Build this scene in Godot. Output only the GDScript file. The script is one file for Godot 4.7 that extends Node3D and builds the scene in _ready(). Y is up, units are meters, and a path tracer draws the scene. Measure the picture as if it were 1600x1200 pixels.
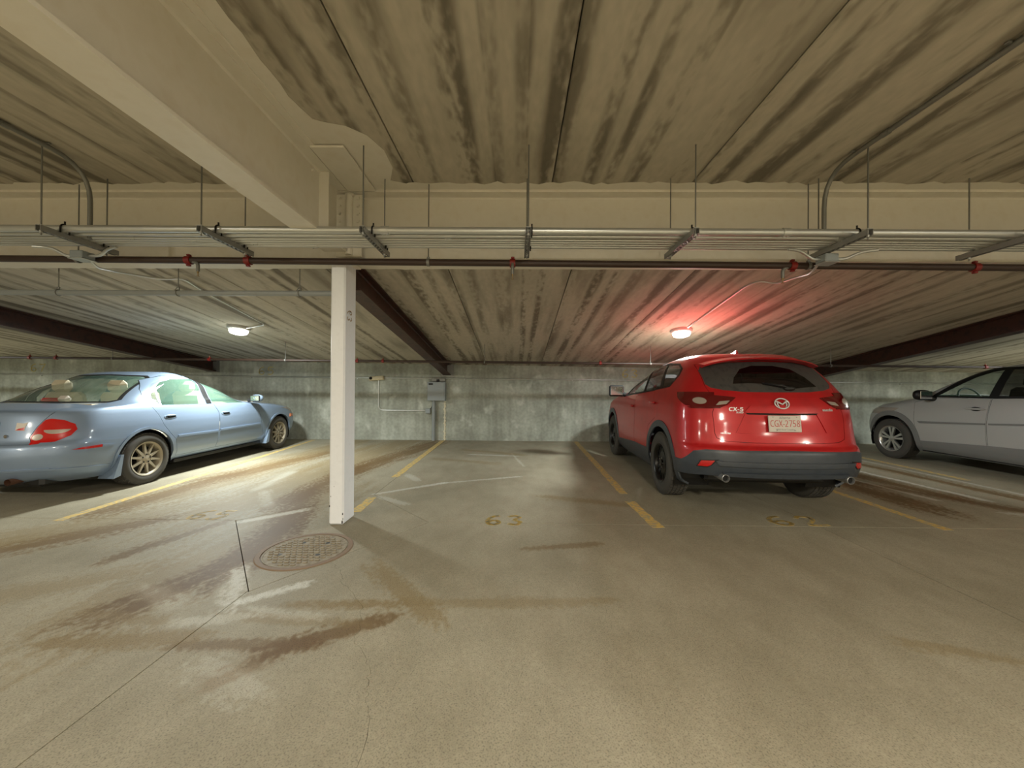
extends Node3D
# An underground parkade: three parked cars, steel frame, concrete planks, pipes on trapeze hangers.

const FRONT_SOFFIT := 3.015
const WALL_D := 8.75

# ---------------------------------------------------------------- mesh builder
class MB:
	var v := PackedVector3Array()
	var n := PackedVector3Array()
	var uvf = null

	func tri(a: Vector3, b: Vector3, c: Vector3, na: Vector3, nb: Vector3, nc: Vector3) -> void:
		var g := (b - a).cross(c - a)
		if g.length_squared() < 1e-16:
			return
		if g.dot(na + nb + nc) > 0.0:
			v.append(a); v.append(c); v.append(b)
			n.append(na); n.append(nc); n.append(nb)
		else:
			v.append(a); v.append(b); v.append(c)
			n.append(na); n.append(nb); n.append(nc)

	func flat(a: Vector3, b: Vector3, c: Vector3, out: Vector3) -> void:
		var g := (b - a).cross(c - a).normalized()
		if g.dot(out) < 0.0:
			g = -g
		tri(a, b, c, g, g, g)

	func quad(a: Vector3, b: Vector3, c: Vector3, d: Vector3, out: Vector3) -> void:
		flat(a, b, c, out)
		flat(a, c, d, out)

	# eight corners: bottom 4 in order, top 4 in order
	func hexa(p: Array) -> void:
		var m := Vector3.ZERO
		for q in p:
			m += q / 8.0
		for f in [[0, 1, 2, 3], [4, 5, 6, 7], [0, 1, 5, 4], [1, 2, 6, 5], [2, 3, 7, 6], [3, 0, 4, 7]]:
			quad(p[f[0]], p[f[1]], p[f[2]], p[f[3]], (p[f[0]] + p[f[2]]) / 2.0 - m)

	func box(c: Vector3, s: Vector3, b := 0.0, basis := Basis.IDENTITY) -> void:
		var h := s / 2.0
		b = minf(b, minf(h.x, minf(h.y, h.z)) * 0.95)
		var p := {}
		for sx in [-1, 1]:
			for sy in [-1, 1]:
				for sz in [-1, 1]:
					var k := Vector3i(sx, sy, sz)
					p[k] = [c + basis * Vector3(sx * h.x, sy * (h.y - b), sz * (h.z - b)), c + basis * Vector3(sx * (h.x - b), sy * h.y, sz * (h.z - b)), c + basis * Vector3(sx * (h.x - b), sy * (h.y - b), sz * h.z)]
		for ax in 3:
			var u := (ax + 1) % 3
			var w := (ax + 2) % 3
			for s0 in [-1, 1]:
				var q := []
				for st in [[-1, -1], [1, -1], [1, 1], [-1, 1]]:
					var k := Vector3i.ZERO
					k[ax] = s0; k[u] = st[0]; k[w] = st[1]
					q.append(p[k][ax])
				quad(q[0], q[1], q[2], q[3], (q[0] + q[2]) / 2.0 - c)
				if b > 0.0:
					for s1 in [-1, 1]:
						var k0 := Vector3i.ZERO
						k0[u] = s0; k0[w] = s1; k0[ax] = -1
						var k1 := k0
						k1[ax] = 1
						quad(p[k0][u], p[k1][u], p[k1][w], p[k0][w], (p[k0][u] + p[k1][w]) / 2.0 - c)
		if b > 0.0:
			for k in p:
				flat(p[k][0], p[k][1], p[k][2], p[k][0] - c)

	func tube(pts: Array, r, seg := 12, caps := true) -> void:
		var rings := []
		var t0: Vector3 = (pts[1] - pts[0]).normalized()
		var up := Vector3.UP if absf(t0.y) < 0.9 else Vector3.RIGHT
		var s := t0.cross(up).normalized()
		for i in pts.size():
			var t: Vector3 = (pts[mini(i + 1, pts.size() - 1)] - pts[maxi(i - 1, 0)]).normalized()
			s = (s - t * s.dot(t)).normalized()
			var w := t.cross(s)
			var rad: float = r[i] if r is Array else r
			var ring := []
			for k in seg:
				var a := TAU * k / seg
				var d := s * cos(a) + w * sin(a)
				ring.append([pts[i] + d * rad, d])
			rings.append(ring)
		for i in pts.size() - 1:
			for k in seg:
				var a = rings[i][k]; var b = rings[i][(k + 1) % seg]
				var c = rings[i + 1][(k + 1) % seg]; var d = rings[i + 1][k]
				tri(a[0], b[0], c[0], a[1], b[1], c[1])
				tri(a[0], c[0], d[0], a[1], c[1], d[1])
		if caps:
			for e in [[0, pts[0] - pts[1]], [pts.size() - 1, pts[-1] - pts[-2]]]:
				for k in seg:
					flat(pts[e[0]], rings[e[0]][k][0], rings[e[0]][(k + 1) % seg][0], e[1])

	# profile: [radius, height] pairs along axis y of basis
	func lathe(prof: Array, at: Vector3, basis := Basis.IDENTITY, seg := 24, smooth := true) -> void:
		for i in prof.size() - 1:
			var p: Vector2 = prof[i]; var q: Vector2 = prof[i + 1]
			var e := q - p
			var nn := Vector2(e.y, -e.x).normalized()
			var n0 := nn; var n1 := nn
			if smooth:
				if i > 0:
					var m: Vector2 = p - prof[i - 1]
					var o := Vector2(m.y, -m.x).normalized()
					if o.dot(nn) > 0.5:
						n0 = (o + nn).normalized()
				if i < prof.size() - 2:
					var m: Vector2 = prof[i + 2] - q
					var o := Vector2(m.y, -m.x).normalized()
					if o.dot(nn) > 0.5:
						n1 = (o + nn).normalized()
			for k in seg:
				var a := TAU * k / seg; var b := TAU * (k + 1) / seg
				var da := Vector3(cos(a), 0, sin(a)); var db := Vector3(cos(b), 0, sin(b))
				var f := func(d: Vector3, r: float, y: float) -> Vector3: return at + basis * (d * r + Vector3(0, y, 0))
				var g := func(d: Vector3, m: Vector2) -> Vector3: return basis * (d * m.x + Vector3(0, m.y, 0))
				tri(f.call(da, p.x, p.y), f.call(db, p.x, p.y), f.call(db, q.x, q.y), g.call(da, n0), g.call(db, n0), g.call(db, n1))
				tri(f.call(da, p.x, p.y), f.call(db, q.x, q.y), f.call(da, q.x, q.y), g.call(da, n0), g.call(db, n1), g.call(da, n1))

	# polygon in the plane (ex, ey) through o, thickness t along ez (from 0 to t)
	func extrude(poly: PackedVector2Array, o: Vector3, ex: Vector3, ey: Vector3, ez: Vector3, t: float) -> void:
		var idx := Geometry2D.triangulate_polygon(poly)
		for i in range(0, idx.size(), 3):
			var q := []
			for k in 3:
				q.append(o + ex * poly[idx[i + k]].x + ey * poly[idx[i + k]].y)
			flat(q[0], q[1], q[2], -ez)
			flat(q[0] + ez * t, q[1] + ez * t, q[2] + ez * t, ez)
		var cw := Geometry2D.is_polygon_clockwise(poly)
		for i in poly.size():
			var a := poly[i]; var b := poly[(i + 1) % poly.size()]
			var e := b - a
			var m := Vector2(e.y, -e.x) * (-1.0 if cw else 1.0)
			var A := o + ex * a.x + ey * a.y; var B := o + ex * b.x + ey * b.y
			quad(A, B, B + ez * t, A + ez * t, ex * m.x + ey * m.y)

	func mesh() -> ArrayMesh:
		var uv := PackedVector2Array()
		var uv2 := PackedVector2Array()
		uv.resize(v.size()); uv2.resize(v.size())
		for i in v.size():
			var p := v[i]; var m := n[i].abs()
			var q := Vector2(p.x, p.z) if m.y >= m.x and m.y >= m.z else (Vector2(p.x, p.y) if m.z >= m.x else Vector2(p.z, p.y))
			uv2[i] = q
			uv[i] = uvf.call(p) if uvf != null else q
		var arr := []
		arr.resize(Mesh.ARRAY_MAX)
		arr[Mesh.ARRAY_VERTEX] = v; arr[Mesh.ARRAY_NORMAL] = n; arr[Mesh.ARRAY_TEX_UV] = uv; arr[Mesh.ARRAY_TEX_UV2] = uv2
		var me := ArrayMesh.new()
		if v.size() > 0:
			me.add_surface_from_arrays(Mesh.PRIMITIVE_TRIANGLES, arr)
		return me

# ---------------------------------------------------------------- nodes and materials
var used := {}
var M := {}

func numbered(called: String) -> String:
	used[called] = used.get(called, -1) + 1
	return called if used[called] == 0 else "%s_%03d" % [called, used[called]]

func tag(o: Node, label: String, category: String, group := "") -> Node:
	o.set_meta("label", label); o.set_meta("category", category)
	if group != "":
		o.set_meta("group", group)
	return o

func put(mb, called: String, m: Material, parent: Node = null) -> MeshInstance3D:
	var o := MeshInstance3D.new()
	o.mesh = mb.mesh() if mb is MB else mb
	o.material_override = m
	if parent == null:
		o.name = numbered(called); add_child(o)
	else:
		o.name = called; parent.add_child(o, true)
	return o

func base(called: String, at := Vector3.ZERO, turn := 0.0) -> Node3D:
	var o := Node3D.new()
	o.name = numbered(called); add_child(o)
	o.position = at; o.rotation.y = turn
	return o

func structure(o: Node) -> Node:
	o.set_meta("kind", "structure")
	return o

func mat(r: float, g: float, b: float, rough := 0.6, metal := 0.0) -> StandardMaterial3D:
	var m := StandardMaterial3D.new()
	m.albedo_color = Color(r, g, b); m.roughness = rough; m.metallic = metal
	return m

func noise(f: float, oct := 4, sd := 1, kind := FastNoiseLite.TYPE_SIMPLEX_SMOOTH) -> FastNoiseLite:
	var z := FastNoiseLite.new()
	z.noise_type = kind; z.frequency = f; z.fractal_octaves = oct; z.seed = sd
	return z

func noise_tex(f: float, stops: Array, size := 256, sd := 1, oct := 5) -> ImageTexture:
	# stops: [offset, Color]; colours of matter, tiled
	var im := noise(f, oct, sd).get_seamless_image(size, size)
	var data := im.get_data()
	var gr := Gradient.new()
	var offs := PackedFloat32Array(); var cols := PackedColorArray()
	for s in stops:
		offs.append(s[0]); cols.append(s[1])
	gr.offsets = offs; gr.colors = cols
	var lut := []
	for i in 256:
		lut.append(gr.sample(i / 255.0))
	var out := Image.create(size, size, false, Image.FORMAT_RGB8)
	for y in size:
		for x in size:
			out.set_pixel(x, y, lut[data[y * size + x]])
	return ImageTexture.create_from_image(out)

func bump_tex(f: float, size := 256, sd := 5) -> ImageTexture:
	return ImageTexture.create_from_image(noise(f, 5, sd).get_seamless_image(size, size))

func g(x: float) -> Color:
	return Color(x, x, x)

func fit(p: Array) -> Array:
	# smooth curve through points
	var out := []
	for i in p.size() - 1:
		var a = p[maxi(i - 1, 0)]; var d = p[mini(i + 2, p.size() - 1)]
		for k in 5:
			out.append(p[i].cubic_interpolate(p[i + 1], a, d, k / 5.0))
	out.append(p[-1])
	return out

func ribbon(mb: MB, pts: Array, w: float, o: Vector3, ex: Vector3, ey: Vector3, ez: Vector3, t := 0.0015) -> void:
	for i in pts.size() - 1:
		var a: Vector2 = pts[i]; var b: Vector2 = pts[i + 1]
		var d := (b - a).normalized()
		var s := Vector2(-d.y, d.x) * w / 2.0
		a -= d * w * 0.2; b += d * w * 0.2
		mb.extrude(PackedVector2Array([a - s, b - s, b + s, a + s]), o, ex, ey, ez, t)

const DIGITS := {
	"6": [[.5, .97], [.3, .9], [.12, .65], [.06, .3], [.2, .03], [.42, .04], [.54, .24], [.42, .44], [.2, .42], [.09, .28]],
	"7": [[.02, .95], [.3, .94], [.56, .96], [.36, .5], [.22, .0]],
	"5": [[.52, .96], [.15, .94], [.1, .56], [.34, .62], [.54, .4], [.48, .12], [.25, .0], [.04, .08]],
	"3": [[.06, .9], [.3, 1.0], [.5, .8], [.28, .54], [.53, .3], [.36, .02], [.05, .1]],
	"2": [[.08, .8], [.26, 1.0], [.5, .88], [.44, .58], [.1, .04], [.58, .04]]}

func digits(text: String, w: float, h: float, stroke: float, o: Vector3, ex: Vector3, ey: Vector3, ez: Vector3, t := 0.0015) -> MB:
	var mb := MB.new()
	for i in text.length():
		var pts := []
		for q in DIGITS[text[i]]:
			pts.append(Vector2((q[0] / 0.6 * 0.4 + i * 0.58) * w, q[1] * h))
		ribbon(mb, fit(pts), stroke, o, ex, ey, ez, t)
	return mb

func rear_soffit(x: float, d: float) -> float:
	return lerpf(2.403, 1.715 - 0.0099 * x, (d - 3.77) / 4.98)

# ---------------------------------------------------------------- surfaces
func make_materials() -> void:
	M.cream = mat(0.88, 0.86, 0.805, 0.5)
	M.cream.albedo_texture = noise_tex(0.02, [[0.0, Color(0.97, 0.96, 0.94)], [0.5, g(1.0)], [1.0, Color(0.98, 0.98, 0.97)]], 256, 3)
	M.white_paint = mat(0.92, 0.93, 0.945, 0.4)
	M.white_paint.albedo_texture = noise_tex(0.03, [[0.0, g(0.965)], [0.4, g(1.0)], [1.0, g(0.985)]], 256, 9)
	M.brown_steel = mat(0.26, 0.15, 0.11, 0.5)
	M.brown_steel.albedo_texture = noise_tex(0.03, [[0.0, g(0.6)], [0.5, g(1.0)], [1.0, Color(1.0, 0.9, 0.8)]], 256, 4)
	M.galv = mat(0.80, 0.81, 0.80, 0.32, 0.7)
	M.galv_dull = mat(0.52, 0.52, 0.50, 0.5, 0.6)
	M.strut = mat(0.58, 0.58, 0.57, 0.45, 0.5)
	M.dark_iron = mat(0.10, 0.09, 0.08, 0.5, 0.4)
	M.brown_pipe = mat(0.21, 0.145, 0.11, 0.5)
	M.red_fitting = mat(0.48, 0.09, 0.06, 0.45)
	M.brass = mat(0.56, 0.48, 0.34, 0.4, 0.6)
	M.grey_pvc = mat(0.56, 0.58, 0.58, 0.4)
	M.grey_paint = mat(0.56, 0.59, 0.60, 0.4)
	M.beige = mat(0.78, 0.73, 0.60, 0.5)
	M.foam = mat(0.86, 0.83, 0.73, 0.9)
	M.black = mat(0.03, 0.03, 0.03, 0.6)
	M.yellow = mat(1, 1, 1, 0.6)
	M.yellow.albedo_texture = noise_tex(0.05, [[0.0, Color(0.64, 0.61, 0.53)], [0.40, Color(0.68, 0.62, 0.48)], [0.54, Color(0.80, 0.68, 0.39)], [1.0, Color(0.85, 0.72, 0.41)]], 256, 21)
	M.yellow.uv1_scale = Vector3(1.3, 1.3, 1)
	M.chalk_yellow = mat(0.80, 0.72, 0.36, 0.7)
	M.orange_mark = mat(0.80, 0.66, 0.47, 0.6)
	M.rust = mat(1, 1, 1, 0.7)
	M.rust.albedo_texture = noise_tex(0.04, [[0.0, Color(0.44, 0.39, 0.31)], [0.5, Color(0.56, 0.52, 0.44)], [1.0, Color(0.62, 0.58, 0.51)]], 256, 6)
	M.rust.uv1_scale = Vector3(2, 2, 1)
	M.rust_rim = mat(0.50, 0.42, 0.34, 0.7)
	M.lens = mat(1, 1, 1, 0.3)
	M.lens.emission_enabled = true
	M.lens.emission = Color(1.0, 0.99, 0.95); M.lens.emission_energy_multiplier = 4.0
	M.lamp_body = mat(0.72, 0.72, 0.70, 0.5)
	M.subfloor = mat(0.12, 0.11, 0.10, 0.9)
	M.concrete = mat(1, 1, 1, 0.75)
	M.concrete.albedo_texture = noise_tex(0.012, [[0.0, Color(0.50, 0.47, 0.41)], [0.5, Color(0.60, 0.57, 0.50)], [1.0, Color(0.66, 0.63, 0.56)]], 256, 12)
	M.concrete.uv1_scale = Vector3(0.3, 0.3, 1)
	M.plank_front = concrete_planks(Color(0.715, 0.685, 0.615), Color(0.43, 0.405, 0.35), 31, 14.0)
	M.plank_rear = concrete_planks(Color(0.73, 0.70, 0.635), Color(0.45, 0.42, 0.365), 77, 5.5)
	M.wall = wall_material()
	M.floor = floor_material()

# long mottled form streaks that run with each plank: 8 planks side by side, each `length` metres long
func concrete_planks(light: Color, dark: Color, sd: int, length: float) -> StandardMaterial3D:
	var w := 1120; var h := 720
	var pw := w / 8
	var step := length / h * 100.0
	var stretch := noise(0.02, 4, sd); var mott := noise(0.10, 4, sd + 1); var band := noise(0.55, 2, sd + 2)
	var cloud := noise(0.006, 3, sd + 3)
	var im := Image.create(w, h, false, Image.FORMAT_RGB8)
	for x in w:
		var plank := x / pw
		var u := float(x % pw) / pw
		# five hollow cores in a plank leave five darker bands of uneven width
		var core := 0.5 + 0.5 * cos((u * 5.0 + 0.25 * sin(u * 9.0 + plank)) * TAU)
		var strength := 0.6 + 0.9 * band.get_noise_2d(floorf(u * 5.0) * 3.7 + plank * 31.0, 5.0)
		core = smoothstep(0.12, 0.95, core) * clampf(strength, 0.1, 1.0)
		for y in h:
			var yy := y * step
			var a := stretch.get_noise_2d(x * 1.6 + plank * 500, yy * 0.20)
			var b := mott.get_noise_2d(x * 1.3, yy * 0.6)
			var t := core * clampf(0.6 + 1.3 * a + 1.0 * b, 0.0, 1.0) + clampf(0.6 * a, 0.0, 0.5)
			t = clampf(t + 0.3 * cloud.get_noise_2d(x, yy * 0.6), 0.0, 1.0)
			var c := light.lerp(dark, t)
			var k := 1.0 + 0.06 * b
			im.set_pixel(x, y, Color(c.r * k, c.g * k, c.b * k))
	var m := mat(1, 1, 1, 0.85)
	m.albedo_texture = ImageTexture.create_from_image(im)
	m.heightmap_enabled = true; m.heightmap_texture = bump_tex(0.05); m.heightmap_scale = 0.1
	return m

# poured wall: cloudy patches, board streaks, pale lime blooms
func wall_material() -> StandardMaterial3D:
	var w := 1536; var h := 128
	var cl := noise(0.018, 4, 41); var st := noise(0.06, 3, 42); var bl := noise(0.03, 4, 43); var fi := noise(0.2, 2, 44)
	var im := Image.create(w, h, false, Image.FORMAT_RGB8)
	var a := Color(0.555, 0.565, 0.52); var b := Color(0.69, 0.705, 0.66); var c := Color(0.84, 0.855, 0.82)
	for y in h:
		for x in w:
			var t := clampf(0.45 + 0.9 * cl.get_noise_2d(x * 0.8, y) + 0.45 * st.get_noise_2d(x * 1.5, y * 0.15), 0.0, 1.0)
			var q := a.lerp(b, t)
			q = q.lerp(c, clampf(1.6 * bl.get_noise_2d(x, y * 0.8) - 0.45, 0.0, 0.6))
			var k := 1.0 + 0.07 * fi.get_noise_2d(x, y)
			im.set_pixel(x, y, Color(q.r * k, q.g * k, q.b * k))
	var m := mat(1, 1, 1, 0.85)
	m.albedo_texture = ImageTexture.create_from_image(im)
	m.heightmap_enabled = true; m.heightmap_texture = bump_tex(0.04, 256, 8); m.heightmap_scale = 0.2
	return m

# floor stains: x from -9.6 to 9.6, depth 0.9 to 8.9 m in front of the camera
const FW := 2048
const FH := 853
func floor_material() -> StandardMaterial3D:
	var im := Image.create(FW, FH, false, Image.FORMAT_RGB8)
	var cl := noise(0.005, 5, 51); var sp := noise(0.04, 4, 52); var fi := noise(0.3, 2, 53)
	var a := Color(0.575, 0.545, 0.465); var b := Color(0.665, 0.635, 0.555)
	var buf := PackedFloat32Array()
	buf.resize(FW * FH * 3)
	for y in FH:
		for x in FW:
			var t := clampf(0.5 + 0.75 * cl.get_noise_2d(x, y) + 0.35 * sp.get_noise_2d(x, y * 0.6), 0.0, 1.0)
			var k := 1.0 + 0.05 * fi.get_noise_2d(x, y)
			var i := (y * FW + x) * 3
			buf[i] = lerpf(a.r, b.r, t) * k; buf[i + 1] = lerpf(a.g, b.g, t) * k; buf[i + 2] = lerpf(a.b, b.b, t) * k
	var mud := Color(0.415, 0.315, 0.185); var dust := Color(0.535, 0.46, 0.32); var salt := Color(0.84, 0.84, 0.81)
	# [x0, depth0, x1, depth1, width, colour, strength]: dirt dragged in by tyres, dried salt
	var marks := [
		[-2.5, 8.2, -2.9, 4.0, 1.3, dust, 0.6], [-3.6, 8.2, -3.9, 4.2, 1.0, dust, 0.65], [-2.1, 4.2, -2.2, 2.4, 1.0, dust, 0.45], [-3.6, 3.5, -4.6, 2.3, 1.0, dust, 0.4],
		[-1.80, 8.2, -2.38, 5.6, 0.75, mud, 0.7], [-2.38, 5.7, -2.42, 4.2, 0.60, mud, 0.75], [-2.42, 4.4, -2.05, 3.3, 0.50, mud, 0.8], [-2.05, 3.5, -1.95, 2.6, 0.50, mud, 0.9], [-1.95, 2.75, -2.15, 2.2, 0.45, mud, 0.85],
		[-3.40, 7.2, -3.95, 5.1, 0.60, mud, 0.6], [-3.95, 5.2, -4.0, 3.8, 0.45, mud, 0.6], [-3.0, 7.8, -3.1, 5.6, 0.35, dust, 0.5], [-3.42, 3.3, -3.95, 2.7, 0.50, mud, 0.65], [-2.70, 3.35, -2.88, 2.75, 0.22, mud, 0.7],
		[-4.0, 2.9, -4.6, 2.3, 0.5, dust, 0.5], [-2.6, 2.5, -3.2, 2.1, 0.4, dust, 0.4],
		[-0.78, 2.02, -1.12, 1.80, 0.20, mud, 0.75], [-1.05, 1.86, -1.25, 1.63, 0.16, mud, 0.65], [-1.58, 1.82, -1.05, 1.83, 0.14, mud, 0.6], [-2.20, 1.83, -1.62, 1.87, 0.18, dust, 0.7], [-2.3, 2.05, -1.9, 2.0, 0.14, dust, 0.5],
		[-0.90, 2.55, -0.55, 2.15, 0.28, dust, 0.6], [-1.25, 2.16, -0.70, 2.18, 0.12, dust, 0.75], [-0.6, 2.2, 0.5, 2.25, 0.16, dust, 0.35], [-1.5, 2.05, -0.8, 2.0, 0.12, dust, 0.45],
		[-1.86, 2.52, -1.64, 2.18, 0.20, salt, 0.85], [-1.54, 2.22, -1.36, 2.36, 0.12, salt, 0.85], [-1.72, 2.0, -1.50, 2.04, 0.16, salt, 0.5], [-1.4, 2.1, -1.1, 2.05, 0.14, salt, 0.4], [-1.34, 1.66, -1.15, 1.58, 0.24, salt, 0.35], [-2.44, 3.5, -2.15, 3.78, 0.16, salt, 0.7], [-2.2, 2.3, -2.0, 2.2, 0.2, salt, 0.3],
		[-2.9, 4.4, -2.6, 4.0, 0.2, salt, 0.35], [-3.2, 5.4, -3.1, 4.6, 0.2, salt, 0.35], [-1.60, 4.40, -0.95, 4.90, 0.10, salt, 0.6], [-0.95, 4.90, 0.0, 5.28, 0.10, salt, 0.5], [-0.80, 6.95, -0.02, 6.85, 0.14, salt, 0.55], [-0.10, 7.1, 0.10, 6.0, 0.07, salt, 0.4], [-1.5, 5.3, -1.35, 5.1, 0.16, salt, 0.4], [-1.50, 4.25, -1.20, 4.05, 0.12, salt, 0.4],
		[-0.9, 7.4, 0.0, 7.0, 0.3, dust, 0.5], [-1.3, 6.5, -0.4, 6.2, 0.3, dust, 0.35], [0.4, 4.3, 1.1, 4.1, 0.25, dust, 0.5], [0.1, 2.95, 0.6, 3.05, 0.12, mud, 0.4],
		[4.2, 7.6, 4.3, 4.2, 0.6, mud, 0.85], [4.7, 7.4, 5.0, 4.6, 0.4, mud, 0.8], [5.6, 7.8, 5.75, 4.5, 0.35, mud, 0.75], [4.5, 5.2, 5.2, 4.0, 0.4, mud, 0.7], [5.1, 6.8, 5.25, 4.4, 0.14, salt, 0.8], [4.55, 5.6, 4.7, 4.4, 0.12, salt, 0.6], [5.95, 7.5, 6.0, 4.6, 0.1, salt, 0.6], [5.0, 3.9, 5.8, 3.7, 0.2, salt, 0.6],
		[1.95, 1.9, 2.35, 1.78, 0.14, dust, 0.4]]
	var streak := noise(0.9, 5, 61); var grain := noise(5.0, 4, 62)
	for m in marks:
		var p := Vector2(m[0], m[1]); var q := Vector2(m[2], m[3])
		var l := p.distance_to(q); var dir := (q - p) / l; var nor := Vector2(-dir.y, dir.x)
		var wd: float = m[4]; var col: Color = m[5]; var str: float = m[6]
		var lo := Vector2(minf(p.x, q.x), minf(p.y, q.y)) - Vector2.ONE * wd; var hi := Vector2(maxf(p.x, q.x), maxf(p.y, q.y)) + Vector2.ONE * wd
		for y in range(maxi(0, int((lo.y - 0.9) / 8.0 * FH)), mini(FH, int((hi.y - 0.9) / 8.0 * FH))):
			for x in range(maxi(0, int((lo.x + 9.6) / 19.2 * FW)), mini(FW, int((hi.x + 9.6) / 19.2 * FW))):
				var pt := Vector2(x * 19.2 / FW - 9.6, y * 8.0 / FH + 0.9)
				var al := (pt - p).dot(dir); var ac := (pt - p).dot(nor)
				var out := maxf(maxf(-al, al - l) / wd, 0.0)
				var dist := sqrt(out * out + ac * ac * 4.0 / (wd * wd))
				if dist > 1.2:
					continue
				var ns := streak.get_noise_2d(al * 1.2 + m[0] * 7, ac * 8.0) * 0.6 + grain.get_noise_2d(pt.x * 5.0, pt.y * 3.5) * 0.65
				var t := smoothstep(0.1, 1.0, (1.0 - dist) * 1.1 + ns * 1.0 + 0.08) * str * smoothstep(1.2, 0.8, dist)
				var i := (y * FW + x) * 3
				buf[i] = lerpf(buf[i], col.r, t); buf[i + 1] = lerpf(buf[i + 1], col.g, t); buf[i + 2] = lerpf(buf[i + 2], col.b, t)
	for y in FH:
		for x in FW:
			var i := (y * FW + x) * 3
			im.set_pixel(x, y, Color(buf[i], buf[i + 1], buf[i + 2]))
	var m := mat(1, 1, 1, 0.62)
	m.metallic_specular = 0.4
	m.albedo_texture = ImageTexture.create_from_image(im)
	m.detail_enabled = true
	m.detail_uv_layer = BaseMaterial3D.DETAIL_UV_2
	m.detail_blend_mode = BaseMaterial3D.BLEND_MODE_MUL
	m.detail_albedo = noise_tex(0.10, [[0.0, g(0.62)], [0.3, g(0.90)], [0.5, g(0.975)], [1.0, g(1.0)]], 512, 15, 6)
	m.uv2_scale = Vector3(2.1, 2.1, 1)
	return m

# ---------------------------------------------------------------- setting
func poly(a: Array) -> PackedVector2Array:
	var p := PackedVector2Array()
	for q in a:
		p.append(Vector2(q[0], q[1]))
	return p

func build_floor() -> void:
	var fl := structure(base("floor")) as Node3D
	var mb := MB.new()
	mb.box(Vector3(0.5, -0.2, 0.1), Vector3(28, 0.2, 18.6))
	put(mb, "subfloor", M.subfloor, fl)
	var diamond := poly([[-1.61, -2.30], [-0.80, -3.50], [-1.63, -4.37], [-2.57, -3.49]])
	var xs := [-13.3, -5.97, -1.62, 2.73, 7.07, 14.3]
	var zs := [-9.0, -3.5, 1.6, 9.2]
	var crack := [[-1.42, -2.78], [-1.3, -2.69], [-1.16, -2.54], [-1.11, -2.44], [-0.97, -2.29], [-0.87, -2.15], [-0.81, -2.0], [-0.79, -1.88], [-0.71, -1.79], [-0.68, -1.73], [-0.63, -1.66], [-0.62, -1.58], [-0.58, -1.52], [-0.54, -1.41], [-0.5, -1.2], [-0.41, -0.9], [-0.3, 0.2], [-0.2, 1.8]]
	var rng := RandomNumberGenerator.new()
	rng.seed = 5
	var left := []; var right := []
	var fine := []
	for i in crack.size() - 1:
		for k in 4:
			var q := Vector2(crack[i][0], crack[i][1]).lerp(Vector2(crack[i + 1][0], crack[i + 1][1]), k / 4.0)
			fine.append(q + Vector2(rng.randf_range(-0.014, 0.014), rng.randf_range(-0.006, 0.006)))
	for q in fine:
		var w := rng.randf_range(0.0003, 0.0012)
		left.append(q - Vector2(w, 0)); right.push_front(q + Vector2(w, 0))
	var gash := PackedVector2Array(left + right)
	var pieces := [diamond]
	for i in xs.size() - 1:
		for j in zs.size() - 1:
			var p := poly([[xs[i], zs[j]], [xs[i + 1], zs[j]], [xs[i + 1], zs[j + 1]], [xs[i], zs[j + 1]]])
			pieces += Geometry2D.clip_polygons(p, diamond)
	for p in pieces:
		var parts := []
		for q in Geometry2D.offset_polygon(p, -0.003):
			parts += Geometry2D.clip_polygons(q, gash) if Geometry2D.is_point_in_polygon(Vector2(0.5, -1.0), q) else [q]
		for q in parts:
			var s := MB.new()
			s.extrude(q, Vector3(0, -0.1, 0), Vector3.RIGHT, Vector3(0, 0, 1), Vector3.UP, 0.1)
			s.uvf = func(a: Vector3) -> Vector2: return Vector2((a.x + 9.6) / 19.2, (-a.z - 0.9) / 8.0)
			put(s, "floor_slab", M.floor, fl)

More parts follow.
